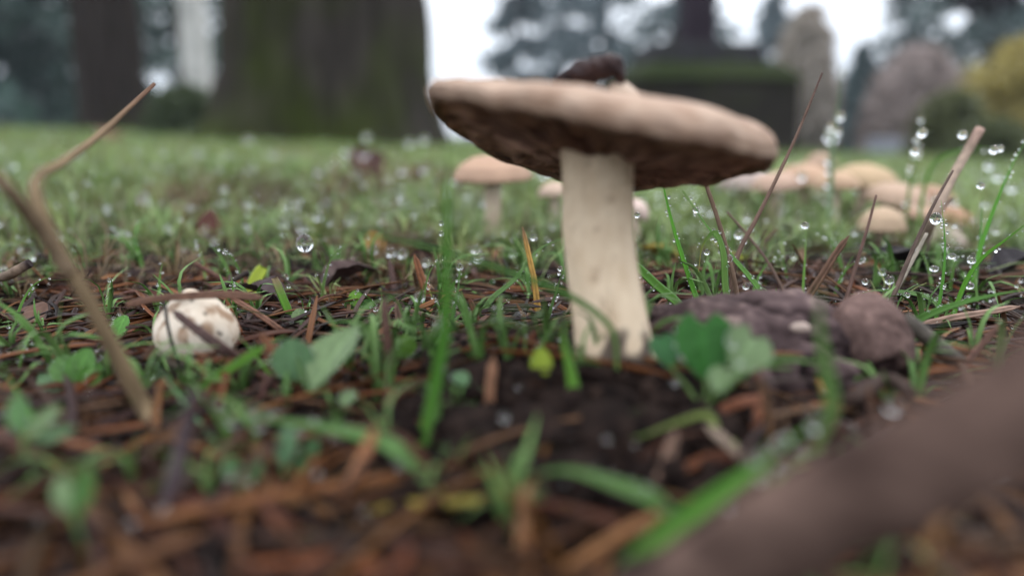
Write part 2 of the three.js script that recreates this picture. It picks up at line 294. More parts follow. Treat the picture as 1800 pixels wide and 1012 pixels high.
// stone monument: plinth with sloped shoulders, step, shaft
function stonePaint(g, moss, tone = [0.085, 0.075, 0.07], green = [0.04, 0.055, 0.016]) {
  const n = g.attributes.normal;
  return paint(g, (x, y, z, i) => mix3(mix3(tone.map((c) => c * 0.6), tone, clamp(0.5 + fbm(x * 5, y * 5, z * 5, 4) * 1.8)), green, clamp(smooth(0.1, 0.7, n.getY(i) * 0.9 + 0.12 + fbm(x * 7, y * 7, z * 7 + 3, 3) * 0.9) * moss)));
}
function frustum(w0, w1, h, y0, segs = 14) {                // a block whose sides lean in, edges rounded by a chamfer
  const g = new RoundedBoxGeometry(1, 1, 1, 3, 0.03), p = g.attributes.position;
  const box = new THREE.BoxGeometry(1, 1, 1, segs, segs, segs); const q = box.attributes.position;
  for (let i = 0; i < q.count; i++) { const t = q.getY(i) + 0.5, w = mix(w0, w1, t), x = q.getX(i), z = q.getZ(i), e = Math.max(Math.abs(x), Math.abs(z)), c = 1 - 0.03 * (smooth(0.44, 0.5, Math.min(Math.abs(x), Math.abs(z)))); q.setXYZ(i, x * w * c * (1 - 0.02 * smooth(0.93, 1, t)), y0 + t * h, z * w * c * (1 - 0.02 * smooth(0.93, 1, t))); }
  g.dispose?.(); box.computeVertexNormals(); return box;
}
{
  const p = spot(1216, 5.4), g = thing('stone_monument', p, 'dark mossy stone monument: broad plinth, step and tall narrow shaft', 'monument');
  g.rotation.y = 0.10;
  put('plinth', stonePaint(frustum(1.10, 1.08, 0.52, 0), 0.7, [0.034, 0.029, 0.025], [0.03, 0.036, 0.013]), M.stone, g);
  put('shoulder', stonePaint(frustum(1.14, 0.88, 0.11, 0.522), 1, [0.035, 0.032, 0.03], [0.026, 0.036, 0.011]), M.stone, g);
  put('step', stonePaint(frustum(0.74, 0.70, 0.13, 0.634), 0.35, [0.055, 0.05, 0.06]), M.stone, g);
  put('shaft', stonePaint(frustum(0.22, 0.17, 1.5, 0.766), 0.0, [0.045, 0.033, 0.045]), M.stone, g);
}
{
  const p = spot(354, 11), g = thing('stone_pillar', p, 'slender white stone pillar left of the massive trunk', 'monument');
  put('plinth', stonePaint(frustum(0.52, 0.48, 0.35, 0), 0.3, [0.4, 0.39, 0.38]), M.stone, g);
  put('shaft', stonePaint(frustum(0.32, 0.29, 1.75, 0.352), 0, [0.62, 0.60, 0.58]), M.stone, g);
  put('top_shaft', stonePaint(frustum(0.24, 0.18, 1.0, 2.104), 0, [0.60, 0.58, 0.57]), M.stone, g);
}
{
  const p = spot(1560, 9), g = thing('headstone', p, 'low pale bluish headstone in front of the pinkish winter tree', 'headstone');
  put('slab', stonePaint(new RoundedBoxGeometry(0.40, 0.22, 0.12, 4, 0.03).translate(0, 0.17, 0), 0.1, [0.46, 0.47, 0.55]), M.stone, g);
  put('base', stonePaint(new RoundedBoxGeometry(0.5, 0.07, 0.2, 3, 0.015).translate(0, 0.025, 0), 0.3, [0.35, 0.35, 0.38]), M.stone, g);
}

// ---------------------------------------------------------------- lawn of dewy grass (nobody could count it)
const tips = [];
{
  const R = rng(5), tufts = [], localTips = [];
  for (let v = 0; v < 5; v++) {
    const parts = [], tp = [], brown = v === 4;
    for (let k = 0; k < 12; k++) {
      const a = R() * 6.283, L = 0.022 + R() * 0.028, lean = 0.25 + R() * 0.9, r = R() * 0.011, b = V(Math.cos(a) * r, -0.004, Math.sin(a) * r), dir = V(Math.cos(a + (R() - 0.5)), 0, Math.sin(a + (R() - 0.5)));
      const top = b.clone().addScaledVector(dir, L * lean * 0.75).add(V(0, L * (1.1 - lean * 0.45), 0)), mid = b.clone().addScaledVector(dir, L * lean * 0.22).add(V(0, L * 0.62, 0));
      const tone = brown ? mix3([0.16, 0.10, 0.06], [0.25, 0.19, 0.11], R()) : mix3([0.155, 0.265, 0.055], [0.40, 0.51, 0.22], R());
      parts.push(sweep([b, mid, top], (t) => 0.0008 * (1 - 0.8 * t * t), [[-1, .2], [0, 0], [1, .2], [0, -.12]], dir.clone().negate().add(V(0, 0.3, 0)), 4, (t) => mix3(mix3([0.12, 0.12, 0.06], tone, 0.5), tone, t), V(0, 0, 0)));
      if (k % 3 === 0) tp.push(top);
    }
    tufts.push(mergeGeometries(parts)); localTips.push(tp);
  }
  const zones = [[0.22, 1.3, 9500, 1, 0.12], [1.3, 3.6, 13000, 1.25, 0.2], [3.6, 10, 13000, 2.0, 0.5]], list = tufts.map(() => []);
  const mt = new THREE.Matrix4(), q = new THREE.Quaternion();
  for (const [d0, d1, n, sc, pad] of zones) for (let i = 0; i < n; i++) {
    const d = Math.sqrt(mix(d0 * d0, d1 * d1, R())), x = (R() * 2 - 1) * (0.78 * d + pad), z = -d;
    const patch = fbm(x * 3.1 + 9, 2, z * 3.1, 3);
    if (d < 0.5 && R() > smooth(0.22, 0.44, d + patch * 0.16)) continue;
    if (Math.hypot(x - 0.53, z + 0.5) < 0.0) continue;
    const v = R() < 0.10 + 0.6 * smooth(-0.02, 0.2, patch) * (1 - smooth(0.9, 2, d)) ? 4 : Math.floor(R() * 4), s = sc * (0.6 + 0.6 * R()) * mix(0.5, 1.05, smooth(0.25, 0.8, d));
    q.setFromEuler(new THREE.Euler((R() - 0.5) * 0.5, R() * 6.283, (R() - 0.5) * 0.5)); const p = V(x, groundY(x, z), z);
    mt.compose(p, q, V(s, s, s)); list[v].push(mt.clone());
    if (d < 2.6 && v < 4) for (const t of localTips[v]) tips.push(t.clone().applyMatrix4(mt));
  }
  list.forEach((l, v) => {
    const m = shade(new THREE.InstancedMesh(tufts[v], M.lawn, l.length)); m.name = numbered(v === 4 ? 'dead_grass' : 'grass');
    l.forEach((x, i) => { m.setMatrixAt(i, x); const k = 1.0 + R() * 0.5; m.setColorAt(i, new THREE.Color().setRGB(k * (0.95 + R() * 0.2), k, k * (0.85 + R() * 0.5))); });
    tag(m, ['bright green lawn grass wet with dew', 'green lawn grass between the brown patches', 'long lawn grass at the foot of the trees', 'short lawn grass behind the needle litter', 'dead tan grass scattered through the lawn'][v], 'grass', null, 'stuff');
    scene.add(m);
  });
}

// ---------------------------------------------------------------- the large mushroom
const CAPC = at(1050, 224, 0.17).add(V(0, -0.0029, 0)), CAPR = 0.0380;
function prof(tab, s) { for (let i = 1; i < tab.length; i++) if (s <= tab[i][0]) { const t = (s - tab[i - 1][0]) / (tab[i][0] - tab[i - 1][0]), e = t * t * (3 - 2 * t) * 0.35 + t * 0.65; return [mix(tab[i - 1][1], tab[i][1], e), mix(tab[i - 1][2], tab[i][2], e)]; } const l = tab[tab.length - 1]; return [l[1], l[2]]; }
const TOP = [[0, 0, .86], [.14, .25, .74], [.28, .5, .56], [.46, .78, .43], [.56, .9, .34], [.66, .97, .22], [.76, 1.0, .07], [.86, .99, -.14], [.94, .96, -.21], [1, .92, -.12]];
const UNDER = [[0, .935, -.14], [.15, .86, -.02], [.4, .65, -.08], [.7, .42, -.2], [1, .17, -.30]];
function capPoint(a, rf, h) {                               // the cap leans back and to the right, and its rim waves
  const ca = Math.cos(a), sa = Math.sin(a), rim = 1 + 0.018 * N3(ca * 2.2 + 3, sa * 2.2, 0.5) + 0.008 * N3(ca * 7, sa * 7, 4), r = rf * CAPR * rim;
  const x = ca * r, z = sa * r;
  const y = h * 0.01 - 0.0006 + 0.0076 * (z / CAPR) + 0.0028 * Math.cos(2 * a) * rf * rf - 0.0068 * (x / CAPR) + 0.0008 * rf * N3(ca * 3 + 1, sa * 3, 2);
  return [x, y, z];
}
function skin(tab, A, B, f, col) {
  const pos = [], idx = [], c = [];
  for (let j = 0; j <= B; j++) for (let i = 0; i < A; i++) { const a = i / A * 2 * Math.PI, s = j / B, [rf, h] = prof(tab, s), q = f(a, s, rf, h); pos.push(...q); c.push(...col(a, s, rf, q)); }
  for (let j = 0; j < B; j++) for (let i = 0; i < A; i++) { const a = j * A + i, b = j * A + (i + 1) % A; idx.push(a, b, a + A, b, b + A, a + A); }
  const g = new THREE.BufferGeometry(); g.setAttribute('position', new THREE.Float32BufferAttribute(pos, 3)); g.setAttribute('color', new THREE.Float32BufferAttribute(c, 3)); g.setIndex(idx); g.computeVertexNormals(); return g;
}
{
  const base = rest(1083, 640, -0.004), g = thing('mushroom', base, 'large tan capped mushroom with a thick cream stem, in the middle', 'mushroom');
  const off = CAPC.clone().sub(base);
  const tan = [0.27, 0.172, 0.118], pale = [0.40, 0.285, 0.21], brown = [0.12, 0.062, 0.04];
  const cap = put('cap', skin(TOP, 300, 90, (a, s, rf, h) => {
    const e = smooth(0.35, 0.8, s); let hh = h + e * (0.10 * fbm(Math.cos(a) * 6, Math.sin(a) * 6, s * 3, 3) + 0.16 * fbm(Math.cos(a) * 2.4 + 7, Math.sin(a) * 2.4, 2, 2)) + 0.05 * fbm(Math.cos(a) * rf * 5, 1, Math.sin(a) * rf * 5, 4);
    hh = hh > 0 ? hh * (1.2 + 0.38 * Math.cos(a) * rf + 0.2 * Math.sin(a) * rf) : hh;
    return capPoint(a, rf * (1 + e * 0.012 * fbm(Math.cos(a) * 14, Math.sin(a) * 14, s * 4, 3)), hh);
  }, (a, s, rf, q) => {
    const n = fbm(q[0] * 160, q[1] * 160, q[2] * 160, 4), m = fbm(Math.cos(a) * 5, Math.sin(a) * 5, s * 2.5, 3);
    const gr = fbm(q[0] * 900, q[1] * 900, q[2] * 900, 2); let c = mix3(tan, pale, clamp(0.45 + n * 1.5 + m * 0.8 + gr * 0.5)); c = mix3(c, brown, smooth(0.74, 0.98, s + m * 0.42 + n * 0.12) * 0.8); return c;
  }), M.cap, g); cap.position.copy(off);
  const gills = put('gills', skin(UNDER, 900, 26, (a, s, rf, h) => {
    const w = fbm(Math.cos(a) * 4, Math.sin(a) * 4, s * 3, 3), cut = Math.abs(Math.sin(a * 75 + w * 5)), lump_ = fbm(Math.cos(a) * rf * 6 + 2, 4, Math.sin(a) * rf * 6, 3);
    return capPoint(a, rf, h - cut * 0.09 * smooth(0, 0.15, s) + lump_ * 0.3);
  }, (a, s, rf, q) => { const n = fbm(Math.cos(a) * 8, Math.sin(a) * 8, s * 4, 4); return mix3([0.12, 0.062, 0.05], [0.48, 0.285, 0.205], clamp(0.35 + n * 1.5 + (1 - smooth(0, 0.35, s)) * 0.45)); }), M.gill, g); gills.position.copy(off);
  // the torn pale skin at the cap's crown
  const flap = lump(0.0028, 0.0022, 0.0030, 3.3, 0.22, 1.4, 4); paint(flap, (x, y, z) => mix3([0.46, 0.36, 0.28], [0.30, 0.2, 0.14], clamp(fbm(x * 500, y * 500, z * 500, 3) + 0.3)));
  const fl = put('torn_skin', flap, M.cap, g); fl.position.copy(at(1098, 162, 0.168).sub(base)); fl.rotation.z = -0.5; fl.scale.set(1.3, 0.9, 1);
  const S0 = at(1083, 668, 0.169), S1 = at(1072, 560, 0.17), S2 = at(1054, 430, 0.1705), S3 = at(1052, 340, 0.1705), S4 = at(1053, 250, 0.1705);
  const stemG = sweep([S0, S1, S2, S3, S4], (t) => mix(0.0090, 0.0079, smooth(0, 0.45, t)) * (1 + 0.10 * smooth(0.85, 1, t)), RING(72), V(0, 0, 1), 120, () => [1, 1, 1], base);
  { const p = stemG.attributes.position, n = stemG.attributes.normal; for (let i = 0; i < p.count; i++) { const k = i % 72, a = k / 72 * 6.283, t = Math.floor(i / 72) / 120, w = 0.00010 * fbm(Math.cos(a) * 5, t * 2.2, Math.sin(a) * 5, 4) + 0.0007 * fbm(Math.cos(a) * 1.5, t * 4, Math.sin(a) * 1.5 + 4, 2) - 0.0016 * Math.exp(-((a - 1.66) ** 2) / 0.014) * (1 - smooth(0.2, 0.5, t)) - 0.0006 * Math.exp(-((a - 1.95) ** 2) / 0.02) * smooth(0.3, 0.6, t); p.setXYZ(i, p.getX(i) + n.getX(i) * w, p.getY(i) + n.getY(i) * w, p.getZ(i) + n.getZ(i) * w); } stemG.computeVertexNormals(); }
  paint(stemG, (x, y, z, i) => {
    const k = i % 72, a = k / 72 * 6.283, t = Math.floor(Math.min(i, 72 * 121 - 1) / 72) / 120, n = fbm(Math.cos(a) * 2.2, t * 9, Math.sin(a) * 2.2, 4);
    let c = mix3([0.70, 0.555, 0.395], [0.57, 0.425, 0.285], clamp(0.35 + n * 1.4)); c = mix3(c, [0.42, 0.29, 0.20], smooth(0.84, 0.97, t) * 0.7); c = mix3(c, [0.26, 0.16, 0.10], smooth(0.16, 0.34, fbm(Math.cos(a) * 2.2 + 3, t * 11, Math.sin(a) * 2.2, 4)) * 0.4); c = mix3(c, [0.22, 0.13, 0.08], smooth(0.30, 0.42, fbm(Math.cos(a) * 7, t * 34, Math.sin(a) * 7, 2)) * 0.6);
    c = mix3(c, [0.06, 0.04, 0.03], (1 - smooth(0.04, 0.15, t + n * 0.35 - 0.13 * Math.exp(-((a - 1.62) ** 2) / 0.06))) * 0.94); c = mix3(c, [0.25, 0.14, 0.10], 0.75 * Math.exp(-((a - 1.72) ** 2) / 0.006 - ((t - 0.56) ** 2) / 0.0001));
    return c;
  });
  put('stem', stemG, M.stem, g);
}
// bit of bark on top of the cap
{
  const d = 0.166, pts = [[972, 145], [1004, 134], [1038, 124], [1066, 117], [1084, 122], [1091, 136], [1092, 148]].map(([x, y]) => at(x, y, d)), w = [8, 21, 28, 29, 21, 12, 6].map((v) => size(v, d));
  const b = pts[0].clone(), geo = sweep(pts, (t) => { const k = t * 6, i = Math.min(5, Math.floor(k)); return mix(w[i], w[i + 1], k - i); }, RING(20, 0.85, 1), V(0, 0.2, 1), 50, () => [1, 1, 1], b);
  const p = geo.attributes.position; for (let i = 0; i < p.count; i++) { const n = fbm(p.getX(i) * 260, p.getY(i) * 260, p.getZ(i) * 260, 4) * 0.0022; p.setY(i, p.getY(i) + n); p.setZ(i, p.getZ(i) + n); } geo.computeVertexNormals();
  paint(geo, (x, y, z) => mix3([0.012, 0.007, 0.008], [0.055, 0.03, 0.026], clamp(0.4 + fbm(x * 300, y * 300, z * 300, 3) * 1.5)));
  const m = put('bark_flake', geo, M.wet); m.position.copy(b); tag(m, 'dark curled bark flake lying on top of the large mushroom cap', 'bark');
}
// the young white mushroom
{
  const d = hit(345, 652) + 0.003, c = at(345, 586, d), w = size(71, d), g = lump(w * 1.02, w * 1.08, w, 12.4, 0.07, 1.3, 12, 4), p = g.attributes.position;
  for (let i = 0; i < p.count; i++) { const y = p.getY(i) / w, x = p.getX(i), z = p.getZ(i), k = 1 - 0.20 * smooth(0.0, 1, y) - 0.10 * smooth(-0.2, -1, y) - 0.03 * Math.exp(-((x / w + 0.45) ** 2) / 0.01); p.setX(i, x * k); p.setZ(i, z * k); }
  g.computeVertexNormals();
  paint(g, (x, y, z) => {
    const n = fbm(x * 130, y * 130, z * 130, 4), s = fbm(x * 260 + 4, y * 160, z * 260, 4);
    let q = mix3([0.62, 0.54, 0.44], [0.46, 0.36, 0.27], clamp(0.38 + n * 1.6));
    q = mix3(q, [0.22, 0.12, 0.06], smooth(0.06, 0.26, s + 0.16 * smooth(-0.2, -0.95, y / w) + 0.14 * smooth(0.2, 0.9, x / w) * smooth(-0.1, 0.5, y / w)) * 0.85); q = mix3(q, [0.03, 0.02, 0.015], smooth(0.26, 0.34, fbm(x * 420, y * 420 + 7, z * 420, 2)) * 0.9);
    return q;
  });
  const t = thing('young_mushroom', V(c.x, groundY(c.x, c.z), c.z), 'round white young mushroom with brown stains, crossed by needles', 'mushroom');
  put('cap', g, M.stem, t).position.copy(c.clone().sub(t.position));
  const f = lump(w * 0.45, w * 0.45, w * 0.45, 2.2, 0.1, 1.5, 4); paint(f, () => [0.5, 0.42, 0.33]); put('stem', f, M.stem, t).position.set(0, -w * 0.05, 0);
}
// small mushrooms behind
function smallMushroom(px, py, d, wpx, capH, stemTo, tone, lean, label, group, baseP) {
  const R = size(wpx / 2, d), top = at(px, py, d), gy = groundY(top.x, top.z), b = baseP ?? V(top.x, gy, top.z), t = thing('mushroom', b, label, 'mushroom', group);
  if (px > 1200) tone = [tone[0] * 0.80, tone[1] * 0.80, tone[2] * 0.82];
  const hgt = R * capH, tab = [[0, 0, 1], [.25, .5, .84], [.5, .82, .5], [.68, .97, .12], [.78, 1, -.06], [.86, .95, -.14], [1, .8, -.06]], seed = px * 0.013;
  const cap = put('cap', skin(tab, 72, 28, (a, s, rf, h) => { const k = 1 + 0.06 * N3(Math.cos(a) * 1.5 + seed, Math.sin(a) * 1.5, 1); return [Math.cos(a) * rf * R * k, h * hgt + R * 0.04 * fbm(Math.cos(a) * rf * 3, seed, Math.sin(a) * rf * 3, 3), Math.sin(a) * rf * R * k]; },
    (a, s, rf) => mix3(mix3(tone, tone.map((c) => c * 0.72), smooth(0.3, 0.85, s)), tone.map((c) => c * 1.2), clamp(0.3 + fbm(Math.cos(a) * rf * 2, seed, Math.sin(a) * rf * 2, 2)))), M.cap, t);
  const gil = put('gills', skin([[0, .82, -.06], [.5, .5, .1], [1, .1, .12]], 160, 8, (a, s, rf, h) => [Math.cos(a) * rf * R, (h - 0.08 * Math.abs(Math.sin(a * 28)) * smooth(0, .2, s)) * hgt, Math.sin(a) * rf * R], () => [0.16, 0.10, 0.07]), M.gill, t);
  for (const m of [cap, gil]) { m.position.copy(top.clone().sub(b)).add(V(0, -hgt * 0.45, 0)); m.rotation.set(lean[0], 0, lean[1]); }
  const q = cap.position.clone(), sr = R * stemTo;
  put('stem', sweep([V(q.x * 0.1, -0.004, 0), V(q.x * 0.5, q.y * 0.5, q.z * 0.4), V(q.x, q.y + hgt * 0.1, q.z)], (u) => sr * (1.15 - 0.2 * u), RING(14), V(0, 0, 1), 12, (u) => mix3([0.42, 0.31, 0.22], [0.6, 0.49, 0.38], u), V(0, 0, 0)), M.stem, t);
}
const CLUSTER = 'small tan mushrooms in the lawn behind';
smallMushroom(866, 292, 0.42, 142, 0.55, 0.20, [0.34, 0.215, 0.145], [0.06, 0.02], 'orange tan mushroom seen under the left side of the large cap', null);
smallMushroom(1118, 362, 0.40, 54, 0.8, 0.3, [0.48, 0.36, 0.31], [0.0, -0.7], 'small pale mushroom peeping out right of the large stem', null);
smallMushroom(975, 330, 0.46, 62, 0.7, 0.28, [0.40, 0.29, 0.22], [0.0, 0.1], 'small brownish mushroom close behind the large stem', null);
smallMushroom(1312, 308, 0.548, 101, 0.58, 0.2, [0.42, 0.33, 0.28], [0.1, 0.1], 'pale mushroom leftmost of the cluster behind at right', CLUSTER);
smallMushroom(1412, 304, 0.570, 108, 0.58, 0.2, [0.44, 0.28, 0.18], [0.0, 0.05], 'orange tan mushroom second from left in the cluster behind', CLUSTER);
smallMushroom(1442, 281, 0.657, 57, 0.80, 0.3, [0.42, 0.28, 0.19], [0.0, 0], 'smallest tan mushroom at the top of the cluster behind', CLUSTER);
smallMushroom(1522, 306, 0.526, 117, 0.60, 0.18, [0.44, 0.31, 0.18], [0.05, -0.1], 'broad yellowish mushroom in the middle of the cluster behind', CLUSTER);
smallMushroom(1580, 340, 0.470, 120, 0.58, 0.16, [0.42, 0.29, 0.20], [0.05, -0.16], 'flat brownish mushroom above the front one of the cluster behind', CLUSTER);
smallMushroom(1553, 383, 0.405, 83, 0.90, 0.32, [0.44, 0.31, 0.20], [0.0, 0], 'domed tan mushroom on a visible stem at the front of the cluster', CLUSTER);
smallMushroom(1672, 380, 0.460, 110, 0.60, 0.2, [0.36, 0.20, 0.12], [0.0, -0.35], 'orange brown mushroom rightmost of the cluster behind', CLUSTER);
smallMushroom(1655, 412, 0.422, 89, 0.70, 0.25, [0.44, 0.35, 0.28], [0.1, -0.1], 'low cream mushroom under the orange brown one in the cluster', CLUSTER);

smallMushroom(1365, 316, 0.50, 90, 0.58, 0.2, [0.42, 0.28, 0.20], [0.05, 0.1], 'brownish mushroom between the two leftmost ones of the cluster', CLUSTER);
smallMushroom(1470, 314, 0.47, 85, 0.58, 0.2, [0.44, 0.29, 0.18], [0.05, 0.0], 'tan mushroom left of the broad yellowish one in the cluster', CLUSTER);
smallMushroom(1640, 338, 0.50, 82, 0.58, 0.2, [0.36, 0.22, 0.14], [0.05, -0.2], 'reddish tan mushroom above the rightmost one of the cluster', CLUSTER);
smallMushroom(1620, 372, 0.43, 69, 0.58, 0.22, [0.42, 0.27, 0.18], [0.05, -0.1], 'small tan mushroom right behind the domed front one of the cluster', CLUSTER);

// ---------------------------------------------------------------- the lumpy decayed clod right of the stem, and the soil clods
const clodPaint = (dark, light, f) => (x, y, z) => mix3(dark, light, clamp(0.42 + fbm(x * f, y * f, z * f, 5) * 1.9));
{
  const g0 = rest(1370, 700), t = thing('decayed_mushroom', g0, 'lumpy grey brown rotten mushroom lying right of the large stem', 'mushroom');
  // one long wrinkled body, a paler rounded end at right, two torn lumps in front
  function wrinkled(w, h, dp, seed, folds, detail, hue) {
    const g = mergeVertices(new THREE.IcosahedronGeometry(1, detail).deleteAttribute('normal').deleteAttribute('uv')), p = g.attributes.position, c = new Float32Array(p.count * 3);
    for (let i = 0; i < p.count; i++) {
      const x = p.getX(i), y = p.getY(i), z = p.getZ(i), X = x * w / h, wx = fbm(X * 0.9 + seed, y, z, 3) * 1.1, big = fbm(X * 0.75 + seed, y * 0.9, z * 0.9 + 4, 3);
      const cr = 1 - Math.min(1, Math.abs(fbm(X * folds * 0.36 + wx * 0.5, y * 0.5 * folds + wx * 0.6, z * 0.4 * folds + seed, 2)) * 9), fine = fbm(X * 5, y * 5, z * 5 + seed, 4), k = 1 + 0.42 * big - 0.13 * cr * cr + 0.09 * fine;
      p.setXYZ(i, x * w * (1 + 0.10 * big), y * h * k, z * dp * k);
      const t = clamp(0.42 + big * 0.5 + fine * 0.55 + 0.35 * y - cr * cr * 0.6), q = mix3(mix3([0.008, 0.0055, 0.006], [0.105, 0.080, 0.082], t), [0.23, 0.185, 0.17], smooth(0.24, 0.55, big * 0.7 + fine * 0.5 + 0.16 * y - cr * 0.2)); c.set(q.map((e, n) => e * hue[n]), i * 3);  // creases and undersides darkened, tops paled: shading put into the colour
    }
    g.setAttribute('color', new THREE.BufferAttribute(c, 3)); g.computeVertexNormals(); return g;
  }
  for (const [x, y, d, rx, ry, rz, s, f, tilt] of [[1345, 606, .186, 222, 90, 110, 3.1, 1.15, -0.03], [1525, 606, .180, 78, 92, 72, 7.4, 1.2, 0.3], [1430, 680, .172, 92, 74, 60, 5.5, 1.5, -0.4], [1300, 690, .174, 90, 58, 60, 8.8, 1.5, 0.2], [1170, 575, .187, 54, 40, 44, 2.2, 1.3, 0]]) {
    const m = put('lobe', wrinkled(size(rx, d), size(ry, d), size(rz, d), s, f, 34, s === 7.4 ? [1.7, 1.42, 1.2] : [1.1, 0.98, 0.94]), M.clod, t); m.position.copy(at(x, y, d).sub(g0)); m.rotation.z = tilt;
  }
  const chip = lump(size(18, .168), size(9, .168), size(10, .168), 8, 0.2, 1.5, 3); paint(chip, () => [0.42, 0.33, 0.28]); put('pale_scar', chip, M.clod, t).position.copy(at(1408, 575, .1695).sub(g0));
}
{
  const R = rng(404), list = [[780, 660, 62], [700, 660, 40], [850, 690, 70], [930, 690, 62], [1005, 712, 54], [1085, 716, 54], [1165, 716, 50], [760, 735, 66], [850, 780, 80], [955, 780, 74], [1060, 770, 80], [1150, 775, 70], [900, 860, 90], [1010, 860, 80], [1240, 760, 60], [1210, 690, 46], [700, 760, 50], [1310, 740, 60], [790, 840, 60]];
  for (const [x, y, r] of list) {
    const p = rest(x, y), d = p.clone().sub(camera.position).dot(FW), s = size(r, d) * 0.95, q = lump(s, s * 0.72, s, R() * 90, 0.36, 1.9, 5, 6);
    paint(q, clodPaint([0.004, 0.0027, 0.0025], [0.026, 0.016, 0.0125], 260)); const m = put('soil_clod', q, M.clod); m.position.copy(p).add(V(0, s * 0.1, 0)); m.rotation.y = R() * 6;  // clod tones lowered like the soil, shade put into the colour
    tag(m, where(x, y, 'crumbly dark soil clod'), 'soil clod', 'dark soil clods heaped round the stem base');
  }
}

{ // crumbs of soil over the mound
  const R = rng(515), kinds = [lump(1, 0.8, 1, 3, 0.35, 1.6, 2, 3), lump(1, 0.7, 0.9, 9, 0.4, 1.8, 2, 3)];
  kinds.forEach((g, v) => {
    paint(g, clodPaint([0.005, 0.003, 0.0028], v ? [0.04, 0.024, 0.018] : [0.018, 0.011, 0.009], 2));  // crumbs share the lowered soil tones that stand in for shade
    const l = [];
    for (let i = 0; i < 1500; i++) { const a = R() * 6.28, q = Math.sqrt(-2 * Math.log(R() + 1e-6)) * 0.0185, x = STEM.x + 0.002 + Math.cos(a) * q * 1.3, z = STEM.z + 0.018 + Math.sin(a) * q, r = 0.0005 + 0.0021 * R() ** 3; if (z > -0.09) continue; l.push(new THREE.Matrix4().compose(V(x, groundY(x, z) + R() * 0.003, z), new THREE.Quaternion().setFromEuler(new THREE.Euler(R() * 6, R() * 6, R() * 6)), V(r, r, r))); }
    const m = shade(new THREE.InstancedMesh(g, M.clod, l.length)); m.name = numbered('soil_crumbs'); l.forEach((q, i) => m.setMatrixAt(i, q));
    scene.add(tag(m, ['dark soil crumbs strewn over the mound at the stem', 'browner soil crumbs strewn over the mound at the stem'][v], 'soil', null, 'stuff'));
  });
}

// ---------------------------------------------------------------- needles, stalks and blades
const RUST = [[0.075, 0.023, 0.011], [0.15, 0.048, 0.016], [0.030, 0.014, 0.011], [0.11, 0.055, 0.028], [0.050, 0.023, 0.018], [0.18, 0.070, 0.022]];  // damp browns, lowered further in place of shade from behind the camera
const WET = [0.16, 0.30, 0.03];
// pts: photo pixels from tip to foot [x, y, depth?]; a foot without depth stands on the ground; lean is how much deeper the tip lies
function path(pts, lean = 0, foot = 0, sink = 0.003) {
  const e = pts[pts.length - 1], d0 = (e[2] ?? hit(e[0], e[1])) + foot, n = pts.length - 1;
  const out = pts.map(([x, y, d], i) => at(x, y, d ?? d0 + lean * (1 - i / n)));
  if (e[2] === undefined) out.push(out[n].clone().add(V(0, -sink, 0)));
  return out.reverse();
}
function bead(r, detail = 2) { return mergeVertices(new THREE.IcosahedronGeometry(r, detail).deleteAttribute('uv')); }
function beadsAlong(pts, w, n, seed, r0, r1) {
  const R = rng(seed), c = new THREE.CatmullRomCurve3(pts, false, 'centripetal'), out = [];
  for (let i = 0; i < n; i++) { const t = 0.08 + 0.9 * R(), p = c.getPoint(t), s = R() < 0.5 ? -1 : 1, T = c.getTangent(t), S = V(-T.y, T.x, 0).normalize(), r = mix(r0, r1, R() ** 2); p.addScaledVector(S, s * w * (0.75 + 0.25 * R())).add(V(0, 0, (R()) * w * 0.8)); out.push(bead(r, 2).translate(p.x, p.y, p.z)); }
  return mergeGeometries(out);
}
function blade(o) {                                         // one grass blade with its beads of dew
  const pts = path(o.p, o.lean, o.foot), b = pts[0].clone(), d = at(0, 0, 1) && pts[1].clone().sub(camera.position).dot(FW), w = size(o.w / 2, d), tone = (o.tone ?? [0.085, 0.20, 0.028]).map((c, i) => c * [1.25, 1.3, 1.1][i]), foot = o.base ?? mix3(tone, [0.2, 0.24, 0.08], 0.4);
  const g = thing('grass_blade', b, o.label, 'grass blade', o.group);
  const f = V(o.turn ?? 0.35, 0.25, 1).normalize();
  put('blade', sweep(pts, (t) => w * (o.blunt ? 1 - 0.25 * smooth(0.9, 1, t) : Math.max(0.06, 1 - (o.taper ?? 0.9) * smooth(0.35, 1, t))) * (0.7 + 0.3 * smooth(0, 0.25, t)), BLADE, f, 40, (t, u) => { const k = 0.88 + 0.24 * Math.abs(Math.sin(u * 9)) * 0.5; return mix3(foot, o.tip ? mix3(tone, o.tip, smooth(0.7, 1, t)) : tone, smooth(0, 0.4, t)).map((c) => c * k); }, b), M.green, g);
  if (o.dew) put('dew_beads', beadsAlong(pts.map((q) => q.clone().sub(b)), w, o.dew, Math.round(o.p[0][0] * 7 + o.p[0][1]), o.dr ?? size(1.1, d), (o.dr ?? size(1.1, d)) * 2.8), M.dew, g).userData.kind = 'stuff';
  return g;
}
